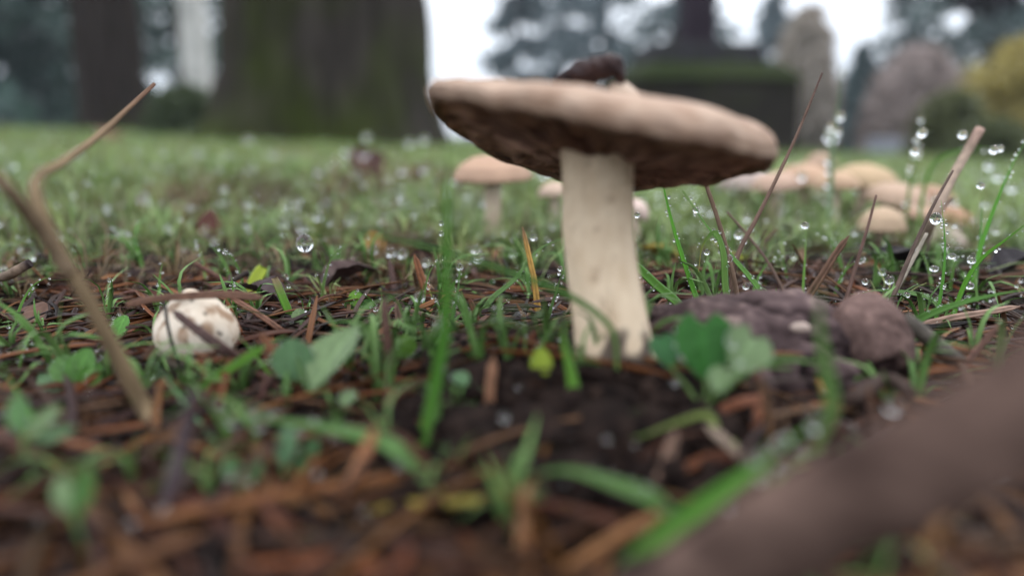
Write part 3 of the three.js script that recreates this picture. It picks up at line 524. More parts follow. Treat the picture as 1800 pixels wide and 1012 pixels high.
function stalk(o, section = STALK, name = 'dry_stalk', cat = 'stalk', mat = M.dry) {
  const pts = path(o.p, o.lean, o.foot), b = pts[0].clone(), d = pts[0].clone().sub(camera.position).dot(FW), w0 = size(o.w / 2, d), w1 = size((o.w1 ?? o.w * 0.6) / 2, d), t0 = o.tone, s = o.p[0][0];
  const geo = sweep(pts, (t) => mix(w0, w1, t) * (1 + 0.10 * N3(t * 14, s, 0)) * (section === NEEDLE ? Math.max(0.15, 1 - smooth(0.9, 1, t) * 0.8) * (0.6 + 0.4 * smooth(0, 0.08, t)) : 1), section, V(o.turn ?? 0.3, 0.4, 1).normalize(), 48, (t, u, v) => mix3(t0, o.tip ?? t0, smooth(0.75, 1, t)).map((c) => c * (0.85 + 0.5 * N3(t * 22 + s, u * 1.2, v * 1.2)) * (section === NEEDLE && v > 0.1 && Math.abs(u) < 0.1 ? 0.5 : 1)), b);
  const m = put(name, geo, mat); m.position.copy(b); return tag(m, o.label, cat, o.group);
}
const needle = (o) => stalk(o, NEEDLE, 'fallen_needle', 'needle', M.wet);

// green blades, sharp ones first
blade({ p: [[1160, 280], [1168, 335], [1188, 415], [1212, 490], [1240, 575]], w: 11, dew: 46, tone: [0.08, 0.24, 0.02], label: 'upright dewy green blade just right of the large stem, under the cap' });
blade({ p: [[1112, 462], [1150, 498], [1195, 540], [1210, 590]], w: 17, blunt: 1, dew: 10, lean: -0.004, tone: [0.085, 0.20, 0.03], label: 'broad short blade slanting from the stem down to the rotten lump' });
blade({ p: [[1200, 335], [1245, 400], [1290, 455], [1338, 515], [1362, 585]], w: 12, dew: 50, lean: 0.01, tone: [0.09, 0.20, 0.04], label: 'long dewy blade slanting down right behind the rotten lump' });
blade({ p: [[1228, 478], [1236, 430], [1256, 408], [1270, 440], [1274, 500], [1285, 585]], w: 15, dew: 26, tone: [0.10, 0.19, 0.04], tip: [0.3, 0.28, 0.06], label: 'blade bent over in a hook beside the crossed dry stalks' });
blade({ p: [[1250, 420], [1285, 445], [1330, 462]], w: 12, dew: 4, tone: [0.26, 0.26, 0.04], tip: [0.36, 0.20, 0.05], foot: -0.05, label: 'yellowing blade tip curling right of the hooked blade' });
blade({ p: [[1655, 352], [1660, 400], [1661, 450], [1653, 520], [1634, 608]], w: 9, dew: 46, lean: 0.004, tone: [0.07, 0.21, 0.025], label: 'thin upright blade carrying the big drop, at right' });
blade({ p: [[1812, 235], [1780, 290], [1748, 365], [1722, 440], [1700, 545]], w: 12, dew: 26, lean: 0.02, tone: [0.08, 0.24, 0.02], label: 'bright blade leaning in from the right edge, upper of two' });
blade({ p: [[1815, 385], [1770, 420], [1725, 455], [1695, 500], [1670, 575]], w: 12, dew: 20, lean: 0.0, tone: [0.09, 0.25, 0.02], label: 'bright blade leaning in from the right edge, lower of two' });
blade({ p: [[1730, 325], [1726, 380], [1722, 430], [1708, 540]], w: 10, dew: 12, lean: 0.02, tone: [0.08, 0.18, 0.04], label: 'short blade with a drop on its tip near the right edge' });
blade({ p: [[1810, 508, 0.205], [1750, 518, 0.205], [1680, 535, 0.205], [1620, 558, 0.207], [1582, 580, 0.21], [1560, 640]], w: 19, dew: 46, tone: [0.11, 0.23, 0.06], label: 'wide dewy blade arching right from behind the rotten lump' });
blade({ p: [[1485, 530], [1530, 512], [1580, 512], [1640, 528], [1660, 570]], w: 9, dew: 34, tone: [0.14, 0.24, 0.09], label: 'thin silvery dewy blade bowed low behind the rotten lump' });
blade({ p: [[1417, 398], [1416, 440], [1412, 500], [1408, 560]], w: 8, dew: 10, lean: 0.02, tone: [0.10, 0.20, 0.03], label: 'short upright blade with a drop on its tip above the lump' });
blade({ p: [[1625, 205], [1610, 270], [1596, 350], [1590, 430]], w: 10, dew: 18, dr: 0.0006, tone: [0.12, 0.20, 0.06], label: 'blurred blade strung with drops in front of the tan cluster' });
blade({ p: [[1755, 262], [1700, 262], [1640, 290], [1610, 440]], w: 9, dew: 5, tone: [0.10, 0.21, 0.04], label: 'blurred blade bending level with a pair of drops at its tip' });
blade({ p: [[1478, 110], [1474, 180], [1462, 260], [1460, 340], [1452, 430]], w: 13, dew: 12, dr: 0.0009, lean: -0.02, tone: [0.20, 0.26, 0.17], label: 'tall pale blurred blade right of the monument plinth' });
blade({ p: [[787, 255, 0.135], [786, 330, 0.135], [785, 430, 0.136], [782, 560, 0.138], [764, 680, 0.14], [738, 800]], w: 24, dew: 10, dr: 0.0003, tone: [0.06, 0.17, 0.02], label: 'tall blurred upright blade left of the large stem' });
blade({ p: [[545, 412, 0.165], [640, 412, 0.162], [760, 436, 0.158], [900, 480, 0.155], [1010, 525, 0.155], [1075, 580, 0.155], [1085, 650, 0.155]], w: 12, dew: 6, tone: [0.05, 0.125, 0.02], label: 'long blurred blade arching left in front of the large stem' });
blade({ p: [[808, 462], [806, 500], [798, 545], [790, 605]], w: 8, dew: 40, tone: [0.14, 0.25, 0.09], label: 'short dew covered blade beside the tall blurred blade' });
blade({ p: [[1005, 412], [945, 440], [905, 490], [860, 530], [838, 580]], w: 11, dew: 26, lean: 0.02, tone: [0.13, 0.22, 0.08], label: 'thin dewy blade slanting right towards the yellow dry blade' });
blade({ p: [[990, 470], [977, 515], [962, 560], [950, 600]], w: 10, dew: 40, tone: [0.13, 0.23, 0.08], label: 'dew covered blade close to the left side of the large stem' });
blade({ p: [[262, 628, 0.16], [310, 690, 0.155], [380, 780, 0.146], [450, 870, 0.135], [520, 960, 0.125], [575, 1040]], w: 26, dew: 12, tone: [0.12, 0.21, 0.11], base: [0.06, 0.15, 0.03], label: 'bluish green blade slanting from the white mushroom to the bottom edge' });
blade({ p: [[370, 724, 0.132], [480, 738, 0.13], [600, 756, 0.128], [690, 785, 0.127], [750, 838, 0.126], [770, 900]], w: 36, dew: 26, dr: 0.0003, tone: [0.12, 0.22, 0.075], label: 'broad blurred dewy blade arching across the lower left' });
blade({ p: [[460, 612], [400, 650], [340, 690], [262, 720]], w: 17, blunt: 1, dew: 8, tone: [0.10, 0.22, 0.03], label: 'flat green blade lying below the white mushroom' });
blade({ p: [[482, 488], [495, 520], [508, 552], [515, 582]], w: 15, blunt: 1, tip: [0.3, 0.22, 0.12], tone: [0.11, 0.24, 0.03], label: 'short cut blade with a brown tip right of the white mushroom' });
blade({ p: [[905, 845, 0.118], [990, 826, 0.117], [1080, 850, 0.116], [1150, 880, 0.115], [1185, 930]], w: 34, dew: 16, dr: 0.0003, tone: [0.11, 0.20, 0.065], label: 'blurred blade arching low below the soil clods' });
blade({ p: [[1440, 735, 0.118], [1350, 805, 0.114], [1260, 870, 0.11], [1150, 950, 0.106], [1060, 1040, 0.10]], w: 48, dew: 26, dr: 0.00035, tone: [0.085, 0.22, 0.03], label: 'bright blurred dewy blade just left of the big twig' });
blade({ p: [[1442, 500, 0.115], [1440, 570, 0.115], [1450, 650, 0.116], [1458, 720, 0.117], [1430, 790, 0.118]], w: 34, tone: [0.085, 0.16, 0.04], label: 'strongly blurred upright blade in front of the rotten lump' });
blade({ p: [[1000, 545, 0.148], [990, 590, 0.148], [1000, 640, 0.148], [1008, 690, 0.148], [1005, 740]], w: 26, tone: [0.09, 0.20, 0.025], label: 'blurred green blade against the left foot of the large stem' });
blade({ p: [[1060, 775, 0.135], [1120, 768, 0.135], [1190, 742, 0.136], [1245, 730, 0.137], [1262, 760, 0.137], [1330, 815]], w: 16, tone: [0.17, 0.21, 0.06], tip: [0.12, 0.22, 0.06], label: 'yellow green runner kinked below the heart shaped leaf' });
blade({ p: [[0, 640], [30, 690], [60, 740], [85, 800]], w: 14, dew: 10, tone: [0.10, 0.23, 0.04], label: 'green blade at the lower left edge of the photo' });
blade({ p: [[190, 590, 0.2], [215, 620], [250, 660], [285, 690]], w: 13, dew: 16, tone: [0.09, 0.24, 0.02], label: 'short dewy blade between the bent stalk and white mushroom' });
blade({ p: [[418, 590], [445, 620], [475, 660], [500, 690]], w: 8, dew: 6, tone: [0.12, 0.26, 0.04], label: 'thin bright blade right below the white mushroom' });
blade({ p: [[70, 545], [55, 580], [35, 625], [25, 650]], w: 8, dew: 6, tone: [0.12, 0.25, 0.06], label: 'thin blade with a drop near the left edge' });
blade({ p: [[430, 905, 0.118], [500, 930, 0.116], [580, 950, 0.114], [640, 985, 0.112], [660, 1050]], w: 46, tone: [0.07, 0.15, 0.025], label: 'broad dark green blurred blade at the bottom left' });
blade({ p: [[1500, 450], [1478, 490], [1462, 540]], w: 10, dew: 6, tone: [0.10, 0.2, 0.04], lean: 0.01, label: 'short blade between the dark needle and the pale stem' });
blade({ p: [[462, 470], [445, 500], [440, 540]], w: 24, blunt: 1, lean: 0.01, tone: [0.24, 0.28, 0.03], label: 'yellow green leaf blade above the crossed twigs' });
blade({ p: [[640, 530], [690, 548], [740, 552], [800, 548], [840, 570]], w: 8, dew: 8, tone: [0.12, 0.23, 0.05], label: 'thin runner lying level between the upright needles' });

{ // thin dewy blades standing through the litter
  const R = rng(2024);
  for (let i = 0; i < 44; i++) {
    const left = i % 3, x = left ? 20 + R() * 930 : 1150 + R() * 640, y = left ? 470 + R() * 220 : 455 + R() * 110, h = 45 + R() * 85, b = (R() - 0.5) * 1.3 * h, k = R();
    blade({ p: [[x + b, y - h * 0.9], [x + b * 0.45, y - h * 0.72], [x + b * 0.1, y - h * 0.35], [x, y]], w: 5 + R() * 3, dew: 8 + Math.floor(R() * 14), lean: (R() - 0.4) * 0.02, turn: R() - 0.5, tone: mix3([0.07, 0.19, 0.02], [0.15, 0.24, 0.08], k), label: where(x + b, y - h * 0.9, 'thin dewy blade'), group: 'thin dewy blades standing through the litter' });
  }
}
// dry stalks and twigs
stalk({ p: [[-20, 300, 0.128], [15, 335, 0.13], [55, 385, 0.136], [95, 440, 0.141], [120, 480, 0.1425]], w: 30, w1: 22, tone: [0.17, 0.12, 0.075], label: 'torn dry sheath peeling off the bent stalk at the left edge' });
stalk({ p: [[270, 148, 0.222], [230, 185, 0.21], [170, 240, 0.185], [110, 285, 0.16], [60, 325, 0.142], [72, 375, 0.14], [105, 445, 0.142], [150, 520, 0.145], [205, 625, 0.15], [255, 720, 0.155], [302, 800]], w: 36, w1: 10, tone: [0.20, 0.14, 0.08], tip: [0.16, 0.085, 0.055], label: 'tall bent dry stalk with a sharp kink, at left' });
stalk({ p: [[1446, 128], [1425, 180], [1400, 240], [1365, 315], [1330, 385], [1297, 450], [1275, 575]], w: 11, w1: 3, lean: 0.0, tone: [0.16, 0.10, 0.075], tip: [0.10, 0.06, 0.05], label: 'long thin dry stalk leaning right beside the cap edge' });
stalk({ p: [[1222, 268], [1240, 320], [1262, 385], [1282, 455], [1296, 520], [1302, 580]], w: 11, w1: 6, lean: -0.006, tone: [0.17, 0.11, 0.075], label: 'dry stalk under the right side of the cap, crossing another' });
stalk({ p: [[1541, 343], [1528, 392], [1512, 445], [1490, 520], [1478, 570]], w: 10, w1: 4, lean: 0.01, tone: [0.12, 0.07, 0.055], label: 'short dark dry stalk in front of the tan cluster' });
stalk({ p: [[1676, 300], [1650, 345], [1618, 410], [1592, 470], [1562, 545], [1545, 600]], w: 12, w1: 4, lean: 0.01, tone: [0.11, 0.075, 0.06], label: 'dark dry stalk leaning right across the tan cluster' });
stalk({ p: [[1724, 226, 0.30], [1700, 268, 0.30], [1672, 318, 0.295], [1640, 390, 0.29], [1600, 470]], w: 12, w1: 14, tone: [0.34, 0.25, 0.19], tip: [0.38, 0.25, 0.20], label: 'pale thick dry stem with a blunt top at right' });
stalk({ p: [[1630, 410], [1606, 455], [1578, 505], [1550, 555]], w: 11, w1: 6, lean: 0.0, tone: [0.36, 0.31, 0.25], label: 'pale grey stem crossing behind the thin upright blade' });
stalk({ p: [[1676, 348], [1655, 372], [1640, 400], [1620, 500]], w: 6, w1: 5, lean: 0.01, tone: [0.10, 0.07, 0.06], label: 'thin dark stalk tip beside the big drop' });
stalk({ p: [[1278, 372], [1320, 420], [1356, 470], [1390, 545]], w: 7, w1: 4, lean: 0.01, tone: [0.14, 0.09, 0.07], label: 'thin brown stalk leaning left behind the rotten lump' });
stalk({ p: [[1366, 403], [1335, 435], [1305, 470]], w: 6, w1: 5, foot: -0.03, tone: [0.13, 0.08, 0.06], label: 'short thin twig crossing the stalks above the lump' });
stalk({ p: [[18, 436], [80, 455], [150, 475], [215, 470], [270, 462], [332, 443]], w: 14, w1: 13, tone: [0.025, 0.018, 0.018], foot: -0.02, label: 'blurred black twig lying across the grass at left' });
stalk({ p: [[52, 462, 0.235], [25, 478, 0.235], [-10, 500]], w: 16, w1: 12, tone: [0.20, 0.14, 0.10], tip: [0.03, 0.02, 0.02], label: 'broken pale twig at the left edge of the photo' });
stalk({ p: [[340, 462], [375, 482], [405, 502], [430, 525]], w: 10, w1: 8, lean: -0.004, tone: [0.12, 0.06, 0.045], label: 'brown twig leaning left above the white mushroom' });
stalk({ p: [[436, 478], [405, 495], [372, 516]], w: 11, w1: 9, foot: -0.03, tone: [0.07, 0.055, 0.045], tip: [0.04, 0.03, 0.028], label: 'dark twig leaning right above the white mushroom' });
stalk({ p: [[610, 1060, 0.115], [605, 915, 0.122], [700, 890, 0.121], [800, 884, 0.12], [900, 878, 0.12], [1000, 900]], w: 26, w1: 12, tone: [0.33, 0.26, 0.06], label: 'yellowish blurred runner curving along the bottom', lean: 0 });
stalk({ p: [[400, 915, 0.12], [500, 882, 0.121], [600, 912, 0.12], [690, 965, 0.116], [760, 1030]], w: 24, w1: 18, tone: [0.26, 0.13, 0.06], label: 'orange brown blurred stem at the bottom left' });
stalk({ p: [[340, 690, 0.12], [325, 760, 0.122], [305, 840, 0.122], [285, 930, 0.12]], w: 34, w1: 20, tone: [0.09, 0.065, 0.07], label: 'blurred purplish dead stem at the foot of the bent stalk' });
{ // twig close to the lens
  const d = 0.066, pts = [at(1900, 655, 0.066), at(1760, 745, 0.067), at(1600, 830, 0.07), at(1440, 905, 0.075), at(1265, 1010, 0.082), at(1100, 1130, 0.09)].reverse(), b = pts[0].clone();
  const geo = sweep(pts, (t) => 0.0052 * (1 + 0.06 * N3(t * 5, 3, 1)), RING(40), V(0, 1, 0.2), 90, () => [1, 1, 1], b), p = geo.attributes.position, n = geo.attributes.normal;
  for (let i = 0; i < p.count; i++) { const w = 0.0007 * fbm(p.getX(i) * 220, p.getY(i) * 220, p.getZ(i) * 220, 4); p.setXYZ(i, p.getX(i) + n.getX(i) * w, p.getY(i) + n.getY(i) * w, p.getZ(i) + n.getZ(i) * w); }
  geo.computeVertexNormals(); paint(geo, (x, y, z) => mix3([0.036, 0.022, 0.018], [0.13, 0.083, 0.066], clamp(0.5 + fbm(x * 130, y * 260, z * 130, 4) * 1.5)));  // bark tones lowered too, standing in for sky blocked behind the camera
  const m = put('twig', geo, M.bark); m.position.copy(b); tag(m, 'thick brown twig very close to the lens, out of focus', 'twig');
}
// needles one can point at
const RB = RUST[0], OR = RUST[1], DK = RUST[2];
needle({ p: [[918, 398], [930, 450], [940, 500], [948, 575]], w: 14, w1: 8, tone: [0.42, 0.24, 0.06], tip: [0.22, 0.12, 0.06], label: 'yellow orange dry blade standing left of the large stem' });
needle({ p: [[728, 447], [738, 480], [750, 515], [764, 560]], w: 19, w1: 11, tone: [0.19, 0.075, 0.035], label: 'rust coloured needle leaning left, above the round yellow leaf' });
needle({ p: [[684, 455], [690, 490], [698, 530]], w: 16, w1: 9, tone: RUST[4], lean: 0.01, label: 'upright brown needle left of the rust coloured one' });
needle({ p: [[674, 520, 0.165], [678, 570, 0.165], [684, 640, 0.166], [686, 735]], w: 20, w1: 16, tone: [0.12, 0.065, 0.05], label: 'blurred upright dark needle left of the round yellow leaf' });
needle({ p: [[697, 524], [702, 570], [708, 615]], w: 15, w1: 12, tone: [0.16, 0.095, 0.07], label: 'upright brown needle right behind the round yellow leaf' });
needle({ p: [[776, 505], [764, 550], [748, 596]], w: 13, w1: 9, tone: RUST[4], label: 'brown needle leaning right beside the tall blurred blade' });
needle({ p: [[824, 522], [836, 555], [842, 600]], w: 14, w1: 9, tone: [0.14, 0.06, 0.035], label: 'short rust needle standing behind the black twig stub' });
needle({ p: [[880, 548], [862, 562], [845, 578]], w: 17, w1: 17, tone: [0.02, 0.015, 0.014], label: 'charred black twig stub in the litter' });
needle({ p: [[868, 625, 0.152], [862, 680, 0.152], [860, 725, 0.152], [862, 760]], w: 24, w1: 18, tone: [0.24, 0.12, 0.07], label: 'blurred orange needle upright in the soil before the stem' });
needle({ p: [[986, 545, 0.158], [994, 590, 0.158], [1003, 630, 0.159], [1010, 690]], w: 16, w1: 14, tone: [0.03, 0.022, 0.02], label: 'dark needle standing against the left foot of the large stem' });
needle({ p: [[945, 580], [925, 610], [905, 640]], w: 15, w1: 13, tone: [0.19, 0.07, 0.04], label: 'red brown needle leaning right by the soil clods' });
needle({ p: [[1493, 414], [1470, 445], [1445, 485], [1420, 525], [1405, 560]], w: 18, w1: 12, lean: 0.0, tone: [0.13, 0.07, 0.045], label: 'thick brown needle leaning right above the rotten lump' });
{
  const d = hit(345, 652) + 0.003, e = d - 0.0135;
  needle({ p: [[302, 545, e], [340, 575, e - .002], [390, 612, e - .002], [438, 650, e + .003]], w: 20, w1: 13, tone: [0.075, 0.042, 0.036], label: 'dark needle slanting across the face of the white mushroom' });
  needle({ p: [[468, 524, e + .006], [400, 518, e + .006], [330, 520, e + .006], [262, 527, e + .006], [222, 537, e + .006]], w: 13, w1: 15, tone: [0.14, 0.07, 0.045], label: 'long needle lying level over the top of the white mushroom' });
  needle({ p: [[289, 530, e + .004], [293, 565, e + .001], [302, 605, e], [318, 650, e + .001]], w: 7, w1: 6, tone: [0.035, 0.03, 0.025], label: 'thin black needle curving down the left of the white mushroom' });
  needle({ p: [[334, 622, e - .006], [322, 645, e - .006], [310, 668, e - .006]], w: 10, w1: 5, tone: [0.04, 0.025, 0.025], label: 'short black needle at the foot of the white mushroom' });
}
needle({ p: [[340, 618, 0.186], [420, 648, 0.184], [500, 678, 0.183], [560, 705, 0.183], [612, 728]], w: 18, w1: 13, tone: [0.22, 0.105, 0.055], label: 'long tan needle running right from below the white mushroom' });
needle({ p: [[400, 520, 0.215], [450, 550, 0.212], [490, 578, 0.21], [518, 602]], w: 12, w1: 9, tone: [0.17, 0.08, 0.05], label: 'long brown needle slanting right of the white mushroom' });
needle({ p: [[395, 522, 0.21], [412, 560, 0.209], [428, 595, 0.208], [440, 612]], w: 9, w1: 6, tone: OR, label: 'thin orange needle touching the right of the white mushroom' });
needle({ p: [[345, 625], [360, 660], [385, 690], [412, 715]], w: 14, w1: 6, tone: OR, label: 'orange needle curling below the white mushroom' });
needle({ p: [[620, 618], [600, 640], [575, 668]], w: 20, w1: 16, tone: [0.24, 0.12, 0.055], label: 'wide split orange needle left of the upright dark needle' });
needle({ p: [[700, 540], [780, 562], [850, 582], [915, 594]], w: 8, w1: 6, foot: -0.004, tone: [0.22, 0.15, 0.11], label: 'thin pale needle lying level behind the round yellow leaf' });
needle({ p: [[175, 655], [130, 690], [90, 720]], w: 14, w1: 10, tone: OR, label: 'orange needle lying by the leafy weeds at left' });
needle({ p: [[1795, 538], [1740, 548], [1660, 562], [1590, 585]], w: 15, w1: 10, foot: -0.02, tone: [0.30, 0.19, 0.14], label: 'long pinkish tan needle lying right behind the rotten lump' });
needle({ p: [[1762, 566], [1730, 600], [1700, 640]], w: 16, w1: 10, foot: -0.02, tone: [0.16, 0.08, 0.06], label: 'brown needle leaning right above the twig' });
needle({ p: [[215, 860, 0.118], [250, 920, 0.116], [290, 990, 0.112], [310, 1040]], w: 26, w1: 15, tone: [0.25, 0.125, 0.06], label: 'blurred orange needle pointing down at the lower left' });
needle({ p: [[660, 750, 0.125], [640, 800, 0.124], [615, 850, 0.122], [590, 890]], w: 28, w1: 20, tone: [0.27, 0.12, 0.055], label: 'blurred wide orange needle under the dewy blade' });
needle({ p: [[1170, 900, 0.11], [1100, 935, 0.107], [1020, 985, 0.104], [960, 1030]], w: 28, w1: 18, tone: [0.28, 0.13, 0.055], label: 'blurred orange needle left of the bright blade' });
needle({ p: [[1670, 880, 0.088], [1640, 960, 0.086], [1610, 1040]], w: 34, w1: 20, tone: [0.34, 0.17, 0.065], label: 'blurred orange needle at the bottom right below the twig' });
needle({ p: [[1335, 712, 0.142], [1330, 740, 0.142], [1322, 780]], w: 20, w1: 18, tone: [0.22, 0.085, 0.045], label: 'red brown needle upright below the rotten lump' });
needle({ p: [[1350, 700, 0.145], [1300, 708, 0.143], [1265, 722, 0.143]], w: 18, w1: 18, tone: [0.20, 0.075, 0.04], label: 'red brown needle lying level below the rotten lump' });
needle({ p: [[1190, 755, 0.128], [1165, 830, 0.126], [1150, 880]], w: 26, w1: 22, tone: [0.20, 0.12, 0.085], label: 'blurred brown needle below the kinked runner' });
needle({ p: [[1240, 745, 0.132], [1290, 790, 0.13], [1340, 850]], w: 18, w1: 16, tone: [0.26, 0.19, 0.14], label: 'blurred tan needle under the kink of the runner' });
needle({ p: [[925, 850, 0.112], [918, 920, 0.11], [915, 1000]], w: 25, w1: 18, tone: [0.24, 0.12, 0.06], label: 'blurred upright tan needle at the bottom middle' });

// loose litter: those that show largest one by one, the rest as a mass
{
  const R = rng(99), kinds = [];
  for (let v = 0; v < 6; v++) {
    const L = 0.020 + v * 0.0035, bend = (R() - 0.5) * 0.0045, lift = 0.0006 + R() * 0.0018, w = 0.00062 + R() * 0.00038, tone = RUST[v];
    kinds.push(sweep([V(-L / 2, 0, bend * 0.5), V(-L / 6, lift, -bend * 0.4), V(L / 6, lift, -bend * 0.4), V(L / 2, 0.0005, bend * 0.6)], (t) => w * Math.max(0.2, 1 - 0.85 * smooth(0.82, 1, t)) * (0.55 + 0.45 * smooth(0, 0.1, t)), NEEDLE, V(0, 1, 0.25), 10, (t, u, q) => tone.map((c) => c * (0.8 + 0.4 * N3(t * 9 + v * 3, u, q)) * (q > 0.1 && Math.abs(u) < 0.1 ? 0.5 : 1)), V(0, 0, 0)));
  }
  const lists = kinds.map(() => []), single = [], q = new THREE.Quaternion();
  for (let i = 0; i < 16000; i++) {
    const z = -0.02 - 0.50 * R(), x = (R() * 2 - 1) * (0.10 - z * 0.95), d = Math.hypot(x, z), bare = Math.exp(-((x - STEM.x + 0.012) ** 2 + (z - STEM.z - 0.026) ** 2) / (2 * 0.029 ** 2));
    if (R() < Math.min(0.93, bare * 1.4) || R() < smooth(0.24, 0.42, d + 0.08 * fbm(x * 12, 0, z * 12, 2)) * 0.93) continue;
    if (Math.hypot(x, z) < 0.06) continue;
    const up = R() < 0.05, py = groundY(x, z) + (up ? 0.002 : 0.0004 + R() ** 1.6 * 0.0055), v = Math.floor(R() * 6), s = 0.6 + R() * 0.65;
    q.setFromEuler(new THREE.Euler((R() - 0.5) * 1.2, R() * 6.283, up ? (R() - 0.5) * 2.2 : (R() - 0.5) * 0.36, 'YXZ'));
    const m = new THREE.Matrix4().compose(V(x, py, z), q, V(s, s, s));
    const inView = Math.abs(x) < 0.62 * -z && -z < 0.27 && -z > 0.10;
    if (inView && single.length < 210 && R() < 0.13 && py > groundY(x, z) + 0.0025) single.push([v, m, d]); else lists[v].push(m);
  }
  lists.forEach((l, v) => {
    const m = shade(new THREE.InstancedMesh(kinds[v], M.wet, l.length)); m.name = numbered('needle_litter');
    l.forEach((x, i) => { m.setMatrixAt(i, x); const k = 0.15 + R() * 0.85; m.setColorAt(i, new THREE.Color().setRGB(k, k * (0.9 + R() * 0.2), k * (0.85 + R() * 0.3))); });
    scene.add(tag(m, 'matted ' + ['reddish brown', 'rusty orange', 'dark', 'tan', 'purplish brown', 'orange'][v] + ' needle litter covering the damp soil', 'needle litter', null, 'stuff'));
  });
  const protos = [];
  for (const [v, m, d] of single) {
    let o = protos[v]; if (!o) { o = protos[v] = put('loose_needle', kinds[v], M.wet); } else { o = o.clone(); o.name = numbered('loose_needle'); scene.add(o); }
    m.decompose(o.position, o.quaternion, o.scale);
    tag(o, where(...seenAt(o.position), 'loose ' + ['reddish', 'rusty', 'dark', 'tan', 'purplish', 'orange'][v] + ' needle'), 'needle', ['reddish', 'rusty', 'dark', 'tan', 'purplish', 'orange'][v] + ' loose needles on the litter');
  }
}

// ---------------------------------------------------------------- leaves
// outline(s) gives the half width along the leaf; the leaf is a thin closed shell with a sunken midrib
function leafGeo(L, outline, o = {}) {
  const A = 36, B = 14, th = o.thick ?? L * 0.012, pos = [], idx = [], col = [], tone = o.tone ?? [0.07, 0.17, 0.03], dark = tone.map((c) => c * 0.7);
  for (const side of [1, -1]) for (let i = 0; i <= A; i++) for (let j = 0; j <= B; j++) {
    const s = i / A, u = j / B * 2 - 1, w = outline(s, u) * L, notch = o.notch ? o.notch * (1 - Math.abs(u)) ** 1.2 * smooth(0.5, 1, s) : 0;
    const x = u * w, y = s * L - notch * L, edge = 1 - u * u * 0.9;
    const z = (o.cup ?? 0.25) * w * Math.abs(u) ** 1.5 - (o.curl ?? 0.2) * L * s * s + (o.wave ?? 0.03) * L * fbm(s * 4 + (o.seed ?? 0), u * 2, 1, 3) - 0.012 * L * Math.exp(-u * u / 0.01) + 0.006 * L * Math.sin((s * 9 - Math.abs(u) * 3.2) * 6.283);
    pos.push(x, y, z + side * th * edge * 0.5); const vein = Math.exp(-u * u / 0.006) * 0.6 + 0.25 * Math.max(0, Math.cos((s * 9 - Math.abs(u) * 3.2) * 6.283)) ** 8;
    col.push(...mix3(mix3(tone, dark, clamp(0.5 + fbm(s * 6, u * 4, o.seed ?? 0, 3) * 1.5)), tone.map((c) => c * 1.5), vein * 0.7));
  }
  const n = (A + 1) * (B + 1), q = (i, j) => i * (B + 1) + j;
  for (let i = 0; i < A; i++) for (let j = 0; j < B; j++) { const a = q(i, j), b = q(i + 1, j), c = q(i, j + 1), e = q(i + 1, j + 1); idx.push(a, c, b, c, e, b, n + a, n + b, n + c, n + c, n + b, n + e); }
  for (let i = 0; i < A; i++) for (const j of [0, B]) { const a = q(i, j), b = q(i + 1, j); j ? idx.push(a, n + a, b, b, n + a, n + b) : idx.push(a, b, n + a, b, n + b, n + a); }
  const g = new THREE.BufferGeometry(); g.setAttribute('position', new THREE.Float32BufferAttribute(pos, 3)); g.setAttribute('color', new THREE.Float32BufferAttribute(col, 3)); g.setIndex(idx); g.computeVertexNormals();
  return g;
}
const OVAL = (w) => (s) => w * Math.sin(Math.PI * clamp(s * 0.96 + 0.03)) ** 0.65;
const HEART = (w) => (s) => w * Math.sin(Math.PI * clamp(0.06 + s * 0.86) ** 1.25) ** 0.7;
const TOOTHED = (w, n) => (s) => w * Math.sin(Math.PI * clamp(s * 0.95 + 0.03) ** 0.9) ** 0.7 * (0.86 + 0.14 * Math.abs(Math.sin(s * Math.PI * n)));
const SPEAR = (w) => (s) => w * Math.sin(Math.PI * clamp(s * 0.97 + 0.02) ** 1.15);
function rimBeads(L, outline, n, r, seed, notch = 0) {
  const R = rng(seed), out = [];
  for (let i = 0; i < n; i++) { const s = 0.05 + 0.92 * R(), rim = R() < 0.7, u = rim ? (R() < 0.5 ? -1 : 1) : R() * 2 - 1, w = outline(s, u) * L; out.push(bead(r * (0.5 + R()), 2).translate(u * w * 1.01, s * L - notch * L * (1 - Math.abs(u)) ** 1.2 * smooth(0.5, 1, s), 0.25 * w * Math.abs(u) ** 1.5 - 0.2 * L * s * s + r * 0.6)); }
  return mergeGeometries(out);
}
